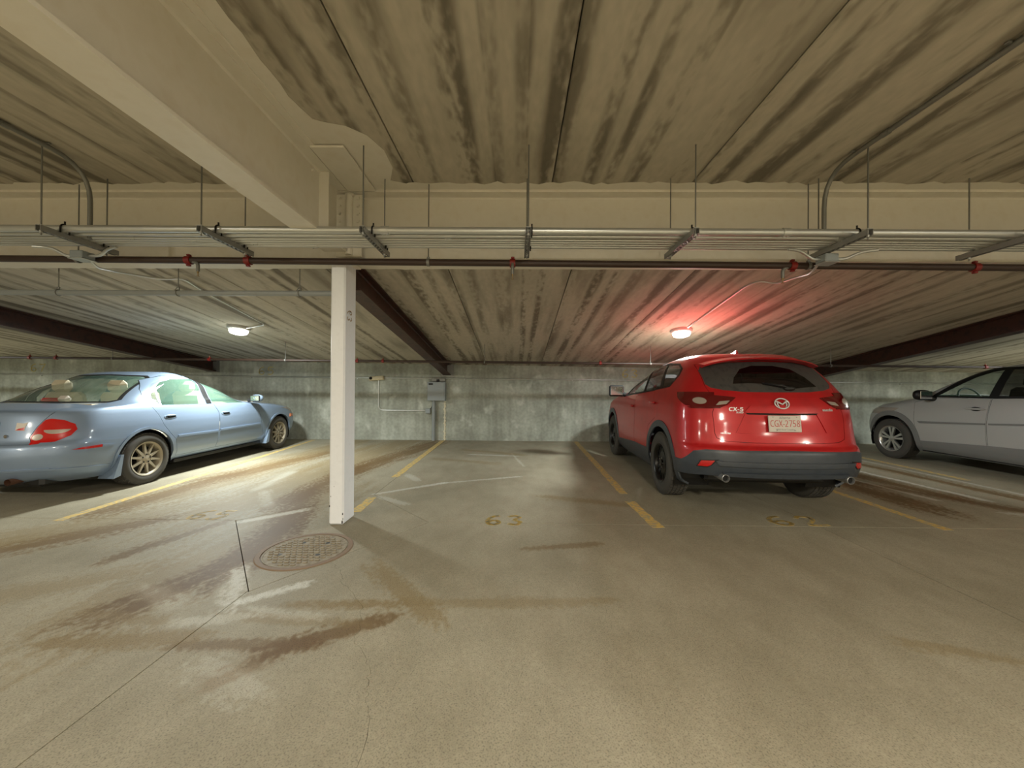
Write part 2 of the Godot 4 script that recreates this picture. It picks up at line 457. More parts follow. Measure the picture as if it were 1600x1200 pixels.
func build_shell() -> void:
	# back wall, poured in one piece, 0.3 m thick
	var mb := MB.new()
	mb.box(Vector3(0.5, 1.0, -WALL_D - 0.15), Vector3(28, 2.3, 0.3))
	mb.uvf = func(a: Vector3) -> Vector2: return Vector2((a.x + 12.0) / 24.0, a.y / 2.0)
	structure(put(mb, "wall_back", M.wall))
	for w in [["wall_front", Vector3(0.5, 1.5, 9.15), Vector3(28, 3.6, 0.3)], ["wall_left", Vector3(-13.4, 1.5, 0.1), Vector3(0.3, 3.6, 18.6)], ["wall_right", Vector3(14.4, 1.5, 0.1), Vector3(0.3, 3.6, 18.6)]]:
		var s := MB.new()
		s.box(w[1], w[2])
		structure(put(s, w[0], M.concrete))
	# ceiling: hollow core planks 1.218 m wide, level in front of the frame, falling to the back wall behind it
	var cl := structure(base("ceiling")) as Node3D
	var up := MB.new()
	up.box(Vector3(0.5, 3.35, 0.1), Vector3(28.2, 0.2, 18.9))
	put(up, "topping", M.concrete, cl)
	for k in range(-11, 12):
		var x0: float = -0.918 + 1.2125 * k + 0.004; var x1: float = -0.918 + 1.2125 * (k + 1) - 0.004
		var s := MB.new()
		s.box(Vector3((x0 + x1) / 2, FRONT_SOFFIT + 0.1, 2.8), Vector3(x1 - x0, 0.2, 12.8), 0.008)
		s.uvf = func(a: Vector3) -> Vector2: return Vector2(((a.x + 0.918) / 1.2125 - k + posmod(k * 3, 8)) / 8.0, (a.z + 3.7) / 14.0)
		put(s, "ceiling_plank", M.plank_front, cl)
	for k in range(-11, 12):
		var x0: float = -0.688 + 1.2165 * k + 0.005; var x1: float = -0.688 + 1.2165 * (k + 1) - 0.005
		var s := MB.new()
		var c := []
		for h in [0.0, 0.2]:
			for q in [[x0, 3.56], [x1, 3.56], [x1, 8.9], [x0, 8.9]]:
				c.append(Vector3(q[0], rear_soffit(q[0], q[1]) + h, -q[1]))
		s.hexa(c)
		s.uvf = func(a: Vector3) -> Vector2: return Vector2(((a.x + 0.688) / 1.2165 - k + posmod(k * 3, 8)) / 8.0, (-a.z - 3.5) / 5.5)
		put(s, "ceiling_plank", M.plank_rear, cl)
	# cream paint sprayed past the steel onto the planks: thin, with its own ragged edge
	var rag := noise(1.7, 4, 91)
	var front := [[-13.0, -3.30]]
	var x := -12.9
	while x < 14.0:
		front.append([x, -3.33 + 0.05 * rag.get_noise_2d(x * 2.0, 0.0) + 0.03 * rag.get_noise_2d(x * 9.0, 4.0)]); x += 0.06
	front.append([14.0, -3.5]); front.append([-13.0, -3.5])
	var s1 := MB.new()
	s1.extrude(poly(front), Vector3(0, FRONT_SOFFIT - 0.0015, 0), Vector3.RIGHT, Vector3(0, 0, 1), Vector3.UP, 0.001)
	put(s1, "paint_overspray", M.cream, cl)
	var side := [[-1.62, 3.0], [-1.40, 3.0]]
	var z := 2.9
	while z > -2.3:
		side.append([-1.40 + 0.025 * rag.get_noise_2d(z * 2.0, 9.0), z]); z -= 0.08
	side += [[-1.41, -2.32], [-1.37, -2.52], [-1.31, -2.55], [-1.18, -2.59], [-1.07, -2.69], [-1.01, -2.86], [-1.02, -3.09], [-1.10, -3.28], [-0.95, -3.35], [-1.0, -3.5], [-1.62, -3.5]]
	var s2 := MB.new()
	s2.extrude(poly(side), Vector3(0, FRONT_SOFFIT - 0.003, 0), Vector3.RIGHT, Vector3(0, 0, 1), Vector3.UP, 0.001)
	put(s2, "paint_overspray", M.cream, cl)
	var back := MB.new()
	x = -12.0
	while x < 12.0:
		var a := 3.77 + 0.05 * rag.get_noise_2d(x * 1.3, 20.0) + 0.02 * rag.get_noise_2d(x * 7.0, 24.0)
		var b := 3.77 + 0.05 * rag.get_noise_2d((x + 0.08) * 1.3, 20.0) + 0.02 * rag.get_noise_2d((x + 0.08) * 7.0, 24.0)
		back.quad(Vector3(x, rear_soffit(x, 3.6) - 0.002, -3.6), Vector3(x + 0.08, rear_soffit(x + 0.08, 3.6) - 0.002, -3.6), Vector3(x + 0.08, rear_soffit(x + 0.08, b) - 0.002, -b), Vector3(x, rear_soffit(x, a) - 0.002, -a), Vector3.DOWN)
		x += 0.08
	put(back, "paint_overspray", M.cream, cl)

func i_shape(w: float, h: float, tf: float, tw: float) -> PackedVector2Array:
	var a := w / 2; var b := tw / 2; var f := 0.012
	return poly([[-a, 0], [a, 0], [a, tf], [b + f, tf], [b, tf + f], [b, h - tf - f], [b + f, h - tf], [a, h - tf], [a, h], [-a, h], [-a, h - tf], [-b - f, h - tf], [-b, h - tf - f], [-b, tf + f], [-b - f, tf], [-a, tf]])

func bolt(mb: MB, at: Vector3, dir: Vector3, r := 0.016) -> void:
	var b := Basis(Quaternion(Vector3.UP, dir))
	mb.lathe([Vector2(0, 0.022), Vector2(r, 0.022), Vector2(r, 0.004), Vector2(r * 1.4, 0.004), Vector2(r * 1.4, 0)], at, b, 6, false)

func build_steel() -> void:
	var cross := base("steel_beam", Vector3(0, 2.37, -3.56))
	tag(cross, "cream painted steel beam across the garage behind the pipe rack", "beam")
	var mb := MB.new()
	mb.extrude(i_shape(0.24, 0.643, 0.022, 0.014), Vector3(-13.2, 0, 0), Vector3(0, 0, 1), Vector3.UP, Vector3.RIGHT, 27.4)
	put(mb, "beam_body", M.cream, cross)
	# bolted end plate of the other beam, half round cover between the bolt rows
	mb = MB.new()
	mb.box(Vector3(-1.54, 0.33, 0.085), Vector3(0.235, 0.57, 0.014), 0.002)
	put(mb, "connection_plate", M.cream, cross)
	for i in 6:
		for sx in [-1.625, -1.455]:
			mb = MB.new()
			bolt(mb, Vector3(sx, 0.225 + i * 0.071, 0.092), Vector3(0, 0, 1))
			put(mb, "bolt", M.cream, cross)
	mb = MB.new()
	mb.tube([Vector3(-1.535, 0.06, 0.1), Vector3(-1.535, 0.60, 0.1)], 0.032, 14)
	mb.tube([Vector3(-1.565, 0.605, 0.1), Vector3(-1.53, 0.615, 0.1), Vector3(-1.49, 0.6, 0.1)], [0.02, 0.026, 0.018], 10)
	put(mb, "weld_cover", M.cream, cross)

	var main := base("steel_beam", Vector3(-1.64, 2.445, 0))
	tag(main, "large cream painted steel beam running overhead to the white column", "beam")
	mb = MB.new()
	mb.extrude(i_shape(0.20, 0.57, 0.02, 0.014), Vector3(0, 0, -3.42), Vector3.RIGHT, Vector3.UP, Vector3(0, 0, 1), 12.3)
	put(mb, "beam_body", M.cream, main)
	mb = MB.new()
	mb.box(Vector3(0.045, 0.285, -3.12), Vector3(0.085, 0.53, 0.012), 0.002)
	put(mb, "stiffener_plate", M.cream, main)
	mb = MB.new()
	mb.box(Vector3(0.01, 0.562, 3.0), Vector3(0.27, 0.014, 11.6), 0.003)
	put(mb, "cover_plate", M.cream, main)
	mb = MB.new()
	mb.box(Vector3(0.235, 0.55, -3.1), Vector3(0.25, 0.018, 0.64), 0.003)
	put(mb, "gusset_plate", M.cream, main)
	mb = MB.new()
	bolt(mb, Vector3(0.008, 0.50, -3.0), Vector3.RIGHT, 0.01)
	put(mb, "bolt", M.cream, main)

	var col := base("steel_column", Vector3(-1.605, 0, -3.52))
	tag(col, "white painted steel column standing beside the round floor cover", "column")
	mb = MB.new()
	mb.box(Vector3(0, 1.185, 0), Vector3(0.132, 2.366, 0.235), 0.014)
	put(mb, "shaft", M.white_paint, col)
	mb = MB.new()
	mb.box(Vector3(0, 2.358, 0), Vector3(0.22, 0.018, 0.24), 0.003)
	put(mb, "cap_plate", M.cream, col)
	put(digits("63", 0.1, 0.09, 0.008, Vector3(0.0665, 1.93, -0.02), Vector3.DOWN, Vector3(0, 0, -1) * -1.0, Vector3.RIGHT, 0.001), "number", M.orange_mark, col)
	for chip in [[-0.062, 0.16, 0.02], [-0.05, 0.25, 0.012], [0.055, 0.09, 0.022], [0.06, 0.05, 0.014], [0.05, 0.015, 0.03], [-0.02, 0.34, 0.008]]:
		mb = MB.new()
		mb.extrude(poly([[0, 0], [chip[2] * 0.4, 0.1 * chip[2]], [chip[2] * 0.35, chip[2]], [0.05 * chip[2], chip[2] * 0.8]]), Vector3(chip[0], chip[1], 0.1175), Vector3.RIGHT, Vector3.UP, Vector3(0, 0, 1), 0.0008)
		put(mb, "paint_chip", M.dark_iron, col)

	# dark beams under the falling planks
	for b in [[-1.60, "brown steel beam sloping from the white column to the back wall", -1.60], [-6.85, "dark brown steel beam above the roof of the blue sedan", -7.0], [6.35, "dark brown steel beam between the red and the silver car", 6.45]]:
		var bm := base("sloping_beam", Vector3(b[0], 0, -3.69))
		tag(bm, b[1], "beam")
		var d0 := 3.69; var d1 := 8.74
		var y0 := rear_soffit(b[0], d0); var y1 := rear_soffit(b[2], d1)
		var ax := Vector3(b[2] - b[0], y1 - y0, d0 - d1)
		var ez := ax.normalized(); var ex := Vector3.UP.cross(-ez).normalized() * -1.0
		mb = MB.new()
		mb.extrude(i_shape(0.17, 0.245, 0.018, 0.012), Vector3(0, y0 - 0.248, 0), ex, ez.cross(ex) * signf(ez.cross(ex).y), ez, ax.length())
		put(mb, "beam_body", M.brown_steel, bm)
		mb = MB.new()
		mb.box(Vector3(b[2] - b[0], y1 - 0.13, d0 - d1 + 0.004), Vector3(0.30, 0.27, 0.012))
		put(mb, "bearing_plate", M.galv_dull, bm)

# ---------------------------------------------------------------- services overhead
func bend(p: Array, r: float) -> Array:
	# rounds the corners of a pipe run
	var out := [p[0]]
	for i in range(1, p.size() - 1):
		var a: Vector3 = (p[i - 1] - p[i]); var b: Vector3 = (p[i + 1] - p[i])
		var k := minf(r, minf(a.length(), b.length()) * 0.48)
		var s: Vector3 = p[i] + a.normalized() * k; var e: Vector3 = p[i] + b.normalized() * k
		for t in 7:
			var u := t / 6.0
			out.append(s.lerp(p[i], u).lerp(p[i].lerp(e, u), u))
	out.append(p[-1])
	return out

func drop_y(x: float) -> float:
	return -0.0042 * (x + 0.05)

func build_rack() -> void:
	var where := ["leftmost of all", "beside the big cream beam", "in front of the white column", "at the centre of the rack", "left of the red car's lamp", "beside the right junction box", "rightmost of all"]
	var xs := [-3.55, -2.345, -1.142, 0.075, 1.29, 2.53, 3.78]
	for i in xs.size():
		var x: float = xs[i]
		var t := base("trapeze_hanger", Vector3(x, 0, 0))
		tag(t, "galvanized strut hanger carrying conduits, " + where[i], "pipe hanger", "strut hangers of the pipe rack")
		var y := 2.365 + drop_y(x)
		var mb := MB.new()
		for sx in [-0.019, 0.019]:
			mb.box(Vector3(sx, y + 0.02, -3.065), Vector3(0.0035, 0.041, 0.56))
			mb.box(Vector3(sx * 0.75, y + 0.0395, -3.065), Vector3(0.011, 0.003, 0.56))
		for k in 12:
			mb.box(Vector3(0, y + 0.0015, -3.065 - 0.26 + k * 0.0473), Vector3(0.04, 0.003, 0.02))
		for sx in [-0.0145, 0.0145]:
			mb.box(Vector3(sx, y + 0.0015, -3.065), Vector3(0.011, 0.003, 0.56))
		put(mb, "strut_channel", M.strut, t)
		for z in [-2.805, -3.262]:
			mb = MB.new()
			mb.tube([Vector3(0, y - 0.03, z), Vector3(0, FRONT_SOFFIT, z)], 0.0052, 8)
			put(mb, "threaded_rod", M.galv_dull, t)
			mb = MB.new()
			mb.lathe([Vector2(0, 0.012), Vector2(0.011, 0.012), Vector2(0.011, 0), Vector2(0, 0)], Vector3(0, y - 0.012, z), Basis.IDENTITY, 6, false)
			put(mb, "nut", M.galv, t)
			mb = MB.new()
			mb.box(Vector3(0, y + 0.044, z), Vector3(0.035, 0.005, 0.035))
			put(mb, "square_washer", M.galv, t)
		for c in [[-2.93, 0.027], [-3.23, 0.0175]]:
			mb = MB.new()
			var arc := []
			for k in 13:
				var a := PI * k / 12.0
				arc.append(Vector3(0.03, y + 0.042 + c[1] + c[1] * sin(a) * 1.12, c[0] + cos(a) * c[1] * 1.12))
			arc.push_front(Vector3(0.03, y + 0.03, c[0] + c[1] * 1.12)); arc.append(Vector3(0.03, y + 0.03, c[0] - c[1] * 1.12))
			mb.tube(arc, 0.006, 6)
			mb.tube([Vector3(0.03, y + 0.042 + c[1] * 2.1, c[0]), Vector3(0.03, y + 0.042 + c[1] * 2.1 + 0.025, c[0])], 0.006, 6)
			put(mb, "pipe_clamp", M.dark_iron, t)
	# conduits lying on the struts
	var named := ["widest conduit at the front of the rack", "second conduit from the front of the rack", "third conduit from the front, in the middle of the rack", "fourth conduit from the front of the rack", "fifth conduit from the front of the rack", "thin conduit at the back of the rack next to the steel beam"]
	var runs := [[-2.93, 0.027], [-3.005, 0.0175], [-3.068, 0.0115], [-3.118, 0.0115], [-3.168, 0.0115], [-3.23, 0.0175]]
	for i in runs.size():
		var t := base("conduit", Vector3(0, 2.407, runs[i][0]))
		tag(t, "galvanized steel " + named[i], "conduit", "conduits on the pipe rack")
		var r: float = runs[i][1]
		var mb := MB.new()
		mb.tube([Vector3(-12, r + drop_y(-12), 0), Vector3(12, r + drop_y(12), 0)], r, 14)
		put(mb, "pipe", M.galv, t)
		for k in 5:
			var x := -4.1 + 3.05 * k + 0.47 * i
			if x < 5:
				mb = MB.new()
				mb.tube([Vector3(x, r + drop_y(x), 0), Vector3(x + 0.055, r + drop_y(x), 0)], r * 1.22, 14)
				mb.box(Vector3(x + 0.012, r + drop_y(x) - r * 1.25, 0), Vector3(0.01, 0.008, 0.008))
				mb.box(Vector3(x + 0.042, r + drop_y(x) - r * 1.25, 0), Vector3(0.01, 0.008, 0.008))
				put(mb, "coupling", M.galv, t)
	# brown sprinkler main behind the rack
	var sp := base("sprinkler_pipe", Vector3(0, 2.322, -3.35))
	tag(sp, "dark brown sprinkler main with red fittings below the pipe rack", "pipe")
	var sy := func(x: float) -> float: return -0.0068 * x
	var mb := MB.new()
	mb.tube([Vector3(-12, sy.call(-12.0), 0), Vector3(12, sy.call(12.0), 0)], 0.029, 16)
	put(mb, "pipe", M.brown_pipe, sp)
	for c in [[-2.909, 1], [-2.378, 0], [-0.046, 2], [2.375, 3], [3.929, 0]]:
		var x: float = c[0]; var y: float = sy.call(x)
		mb = MB.new()
		mb.tube([Vector3(x - 0.024, y, 0), Vector3(x + 0.024, y, 0)], 0.037, 14)
		mb.box(Vector3(x, y + 0.045, 0), Vector3(0.03, 0.016, 0.03), 0.004)
		mb.box(Vector3(x, y - 0.045, 0), Vector3(0.03, 0.016, 0.03), 0.004)
		var f := put(mb, "red_coupling", M.red_fitting, sp)
		if c[1] > 0:
			var e: Vector3 = [Vector3(0.1, -0.05, 0.02), Vector3(0.0, -0.055, 0.05), Vector3(-0.09, -0.055, 0.01)][c[1] - 1]
			mb = MB.new()
			mb.tube(bend([Vector3(x, y, 0), Vector3(x, y, 0) + Vector3(e.x, e.y * 0.6, e.z), Vector3(x, y - 0.055, 0) + Vector3(e.x, e.y, e.z)], 0.03), 0.014, 10)
			put(mb, "elbow", M.galv_dull, f)
			mb = MB.new()
			var at := Vector3(x, y - 0.055, 0) + e
			mb.lathe([Vector2(0, -0.045), Vector2(0.013, -0.045), Vector2(0.013, -0.041), Vector2(0.004, -0.036), Vector2(0.004, -0.018), Vector2(0.009, -0.012), Vector2(0.009, 0.01)], at, Basis.IDENTITY, 10)
			put(mb, "sprinkler_head", M.brass, f)
	for x in [-3.90, -0.785, 2.51, -6.4, 5.6]:
		var y: float = sy.call(x)
		mb = MB.new()
		mb.tube([Vector3(x, y + 0.03, 0.0), Vector3(x, FRONT_SOFFIT - 2.322, 0.0)], 0.005, 8)
		put(mb, "hanger_rod", M.galv_dull, sp)
		mb = MB.new()
		mb.tube([Vector3(x - 0.012, y, 0), Vector3(x + 0.012, y, 0)], 0.034, 14)
		mb.box(Vector3(x, y + 0.036, 0), Vector3(0.022, 0.02, 0.02))
		put(mb, "hanger_ring", M.galv_dull, sp)
	# junction boxes under the rack, with bent leads and the conduit to each lamp
	var side := 0
	for b in [[-3.735, 2.342, -3.24, "left"], [2.552, 2.314, -3.20, "right"]]:
		var t := base("junction_box", Vector3(b[0], b[1], b[2]))
		tag(t, "grey metal junction box under the %s end of the pipe rack" % b[3], "junction box", "junction boxes under the pipe rack")
		mb = MB.new()
		mb.box(Vector3.ZERO, Vector3(0.11, 0.065, 0.11), 0.006)
		put(mb, "box_body", M.grey_paint, t)
		mb = MB.new()
		mb.box(Vector3(0, -0.036, 0), Vector3(0.125, 0.006, 0.125), 0.002)
		put(mb, "cover", M.galv, t)
		for q in [[Vector3(-0.055, 0, 0), Vector3(-0.13, 0, 0.01), Vector3(-0.24, 0.055, 0.03), Vector3(-0.36, 0.06, 0.06)], [Vector3(0.055, 0, 0), Vector3(0.15, 0.005, 0.0), Vector3(0.25, 0.045, 0.03), Vector3(0.36, 0.055, 0.06)]]:
			mb = MB.new()
			mb.tube(fit(q), 0.012, 8)
			put(mb, "bent_lead", M.galv, t)
		side += 1
	var lines := [
		[[Vector3(-3.69, 2.325, -3.25), Vector3(-3.74, 2.275, -3.36), Vector3(-3.88, 2.33, -3.66), Vector3(-3.70, 2.335, -3.95), Vector3(-3.50, 2.355, -3.96), Vector3(-3.58, 2.31, -4.3), Vector3(-3.72, 2.13, -5.62), Vector3(-4.05, 2.115, -5.8), Vector3(-4.2, 2.11, -5.84)], "thin conduit with offset bends leading to the left ceiling lamp"],
		[[Vector3(2.51, 2.295, -3.22), Vector3(2.54, 2.24, -3.36), Vector3(2.65, 2.305, -3.74), Vector3(2.66, 2.315, -3.98), Vector3(2.50, 2.352, -4.0), Vector3(2.44, 2.335, -4.12), Vector3(2.48, 2.115, -5.62)], "thin conduit with offset bends leading to the lamp above the red car"]]
	for l in lines:
		mb = MB.new()
		mb.tube(bend(l[0], 0.09), 0.010, 10)
		tag(put(mb, "lamp_conduit", M.galv), l[1], "conduit")
	# risers from the rack to the front planks
	for r in [[-3.47, -3.06, "vertical conduit bending onto the ceiling above the left junction box"], [2.503, -3.17, "vertical conduit bending onto the ceiling above the right junction box"]]:
		var t := base("riser_conduit", Vector3(r[0], 2.42, r[1]))
		tag(t, r[2], "conduit")
		mb = MB.new()
		mb.tube(bend([Vector3(0, 0, 0), Vector3(0, 0.572, 0), Vector3(0, 0.572, 8.0)], 0.28), 0.0165, 12)
		put(mb, "pipe", M.galv_dull, t)
		for z in [0.5, 1.6]:
			mb = MB.new()
			mb.tube([Vector3(0, 0.572, z), Vector3(0, 0.572, z + 0.05)], 0.021, 12)
			put(mb, "coupling", M.galv_dull, t)
		for z in [0.3, 1.2]:
			mb = MB.new()
			mb.box(Vector3(0, 0.585, z), Vector3(0.075, 0.012, 0.02), 0.003)
			put(mb, "strap", M.galv_dull, t)
	# grey drain pipe behind the beam, left of the column
	var dp := base("drain_pipe", Vector3(0, 2.155, -3.78))
	tag(dp, "grey plastic drain pipe hung left of the white column", "pipe")
	mb = MB.new()
	mb.tube(bend([Vector3(-12, 0, 0), Vector3(-1.78, 0.0, 0), Vector3(-1.78, 0.24, 0)], 0.08), 0.027, 16)
	put(mb, "pipe", M.grey_pvc, dp)
	for x in [-7.0, -5.81, -4.597, -3.385, -2.165]:
		mb = MB.new()
		mb.tube([Vector3(x, 0.055, 0), Vector3(x, rear_soffit(x, 3.78) - 2.155, 0)], 0.0045, 8)
		put(mb, "hanger_rod", M.galv_dull, dp)
		mb = MB.new()
		var ring := []
		for k in 17:
			ring.append(Vector3(x, 0.0 + 0.031 * sin(TAU * k / 16.0), 0.031 * cos(TAU * k / 16.0)))
		mb.tube(ring, 0.004, 6, false)
		mb.tube([Vector3(x - 0.022, 0.02, 0.015), Vector3(x - 0.012, 0.055, 0.0), Vector3(x + 0.012, 0.055, 0.0), Vector3(x + 0.022, 0.02, 0.015)], 0.005, 6)
		put(mb, "clevis", M.galv_dull, dp)
	# sprinkler line near the back wall
	var rp := base("sprinkler_pipe", Vector3(0, 1.665, -6.8))
	tag(rp, "thin brown sprinkler line running low along the back wall", "pipe")
	var ry := func(x: float) -> float: return -0.0043 * x
	mb = MB.new()
	mb.tube([Vector3(-12.5, ry.call(-12.5), 0), Vector3(12.5, ry.call(12.5), 0)], 0.021, 12)
	put(mb, "pipe", M.brown_pipe, rp)
	for x in [-8.78, -8.3, -5.51, -2.85, -2.39, 1.467, 8.16]:
		var y: float = ry.call(x)
		mb = MB.new()
		mb.tube([Vector3(x - 0.02, y, 0), Vector3(x + 0.02, y, 0)], 0.031, 12)
		mb.tube([Vector3(x, y, 0), Vector3(x, y + 0.045, 0)], 0.014, 8)
		var f := put(mb, "red_tee", M.red_fitting, rp)
		mb = MB.new()
		mb.lathe([Vector2(0, 0.072), Vector2(0.013, 0.072), Vector2(0.004, 0.064), Vector2(0.008, 0.045)], Vector3(x, y, 0), Basis.IDENTITY, 8)
		put(mb, "sprinkler_head", M.brass, f)
	for x in [-7.27, -4.139, -0.581, 2.35, 5.492]:
		var y: float = ry.call(x)
		mb = MB.new()
		mb.tube([Vector3(x, y + 0.02, 0), Vector3(x, rear_soffit(x, 6.8) - 1.665, 0)], 0.005, 6)
		put(mb, "hanger_rod", M.galv_dull, rp)
		mb = MB.new()
		mb.tube([Vector3(x - 0.01, y, 0), Vector3(x + 0.01, y, 0)], 0.027, 12)
		put(mb, "hanger_ring", M.galv_dull, rp)

func ceiling_lamp(at: Vector3, tilt: float, tint: Color, energy: float, label: String, size := 0.125) -> void:
	var t := base("ceiling_lamp", at)
	t.rotation.x = -tilt
	tag(t, label, "lamp", "round ceiling lamps")
	var mb := MB.new()
	mb.lathe([Vector2(0, -0.05), Vector2(size + 0.005, -0.05), Vector2(size + 0.03, -0.03), Vector2(size + 0.03, 0.0), Vector2(0, 0.0)], Vector3.ZERO, Basis.IDENTITY, 32)
	put(mb, "housing", M.lamp_body, t)
	mb = MB.new()
	mb.lathe([Vector2(0, -0.118), Vector2(size * 0.6, -0.112), Vector2(size * 0.9, -0.098), Vector2(size, -0.075), Vector2(size, -0.05)], Vector3.ZERO, Basis.IDENTITY, 32)
	put(mb, "lamp_lens", M.lens, t)
	# the flat round diffuser sends its light down: an area light of its size just under it
	var l := AreaLight3D.new()
	l.name = "lamp_glow"
	t.add_child(l)
	l.position = Vector3(0, -0.125, 0)
	l.rotation.x = -PI / 2
	l.area_size = Vector2(size * 1.8, size * 1.8)
	l.area_normalize_energy = true
	l.light_color = tint; l.light_energy = energy
	l.area_range = 30.0; l.area_attenuation = 2.0; l.shadow_enabled = true

# ---------------------------------------------------------------- fixtures on the back wall, markings
func build_wall_things() -> void:
	var wy := func(x: float) -> float: return 1.402 - 0.0037 * x
	var wc := base("wall_conduit", Vector3(0, 0, -8.735))
	tag(wc, "long thin galvanized conduit clipped along the back wall", "conduit")
	var mb := MB.new()
	mb.tube([Vector3(-12.5, wy.call(-12.5), 0), Vector3(12.5, wy.call(12.5), 0)], 0.0125, 10)
	put(mb, "pipe", M.galv, wc)
	for k in 10:
		var x := -11.0 + 2.45 * k
		mb = MB.new()
		mb.box(Vector3(x, wy.call(x) - 0.018, 0.002), Vector3(0.02, 0.03, 0.03), 0.004)
		put(mb, "clip", M.galv, wc)
	var db := base("wall_device", Vector3(-3.20, 1.405, -8.75))
	tag(db, "beige metal box hanging on the conduit of the back wall", "wall box")
	mb = MB.new()
	mb.box(Vector3(0, 0, 0.05), Vector3(0.33, 0.095, 0.08), 0.012, Basis(Vector3(0, 0, 1), 0.08))
	put(mb, "box_body", M.beige, db)
	mb = MB.new()
	mb.lathe([Vector2(0, 0.03), Vector2(0.03, 0.02), Vector2(0.035, 0)], Vector3(-0.12, 0.0, 0.09), Basis(Vector3.RIGHT, PI / 2), 14)
	put(mb, "opening", M.dark_iron, db)
	mb = MB.new()
	mb.tube(bend([Vector3(-3.165, 1.36, -8.735), Vector3(-3.165, 0.675, -8.735), Vector3(-2.07, 0.672, -8.735)], 0.13), 0.0125, 10)
	tag(put(mb, "wall_conduit", M.galv), "conduit dropping from the beige box and turning to the small outlet box", "conduit")
	var ob := base("outlet_box", Vector3(-2.025, 0.668, -8.75))
	tag(ob, "small pale outlet box on the wall beside the grey standpipe", "outlet box")
	mb = MB.new()
	mb.box(Vector3(0, 0, 0.03), Vector3(0.11, 0.115, 0.06), 0.008)
	put(mb, "box_body", M.galv, ob)
	mb = MB.new()
	mb.box(Vector3(0, 0, 0.062), Vector3(0.1, 0.105, 0.006), 0.002)
	put(mb, "cover", M.grey_paint, ob)
	mb = MB.new()
	mb.tube(fit([Vector3(0.05, 0.04, 0.03), Vector3(0.09, 0.1, 0.03), Vector3(0.12, 0.2, 0.03)]), 0.008, 8)
	put(mb, "lead", M.dark_iron, ob)
	var pn := base("electrical_panel", Vector3(-1.815, 1.115, -8.75))
	tag(pn, "grey metal electrical panel on the back wall under the brown beam", "panel")
	mb = MB.new()
	mb.box(Vector3(0, 0, 0.08), Vector3(0.40, 0.425, 0.16), 0.006)
	put(mb, "cabinet", M.grey_paint, pn)
	mb = MB.new()
	mb.box(Vector3(-0.008, -0.005, 0.164), Vector3(0.37, 0.40, 0.008), 0.003)
	put(mb, "cover", M.grey_paint, pn)
	mb = MB.new()
	mb.box(Vector3(-0.12, 0.165, 0.169), Vector3(0.10, 0.035, 0.002))
	put(mb, "nameplate", M.dark_iron, pn)
	mb = MB.new()
	mb.box(Vector3(0.03, 0.265, 0.04), Vector3(0.31, 0.08, 0.04), 0.004)
	put(mb, "bracket", M.galv_dull, pn)
	mb = MB.new()
	mb.box(Vector3(0.02, 0.245, 0.07), Vector3(0.06, 0.06, 0.04), 0.004)
	put(mb, "connector", M.dark_iron, pn)
	mb = MB.new()
	mb.tube([Vector3(-1.89, 0.0, -8.69), Vector3(-1.89, 0.905, -8.69)], 0.038, 16)
	tag(put(mb, "standpipe", M.grey_pvc), "grey pipe rising from the floor to the electrical panel", "pipe")
	# cured foam squeezed out of a vertical joint
	mb = MB.new()
	var rng := RandomNumberGenerator.new()
	rng.seed = 17
	var pts := []; var rad := []
	for k in 60:
		pts.append(Vector3(-1.645 + rng.randf_range(-0.012, 0.012), 0.005 + k * 0.0150, -8.752 + rng.randf_range(0.0, 0.01)))
		rad.append(rng.randf_range(0.012, 0.032))
	mb.tube(pts, rad, 8)
	tag(put(mb, "foam_seam", M.foam), "lumpy cream foam bead down the wall below the electrical panel", "sealant")
	for w in [["67", -11.28, 1.515, "above the rear window of the blue sedan"], ["65", -5.95, 1.475, "right of the blue sedan's roof"], ["63", 2.38, 1.46, "beside the roof of the red car"]]:
		tag(put(digits(w[0], 0.36, 0.175, 0.015, Vector3(w[1], w[2], -8.7495), Vector3.RIGHT, Vector3.UP, Vector3(0, 0, 1)), "stall_number", M.chalk_yellow), "yellow %s written on the back wall %s" % [w[0], w[3]], "number", "stall numbers on the back wall")

func worn_stripe(a: Vector2, b: Vector2, w: float, label: String) -> void:
	var mb := MB.new()
	var rng := RandomNumberGenerator.new()
	rng.seed = int(a.x * 100 + a.y * 7 + 500)
	var d := (b - a).normalized(); var s := Vector2(-d.y, d.x)
	var l := []; var r := []
	var k := 0.0
	while k < a.distance_to(b):
		l.append(a + d * k + s * (w / 2 + rng.randf_range(-0.008, 0.004))); r.push_front(a + d * k - s * (w / 2 + rng.randf_range(-0.008, 0.004)))
		k += 0.07
	mb.extrude(PackedVector2Array(l + r), Vector3(0, 0.0, 0), Vector3.RIGHT, Vector3(0, 0, 1), Vector3.UP, 0.0015)
	tag(put(mb, "parking_line", M.yellow), label, "parking line", "yellow parking lines")

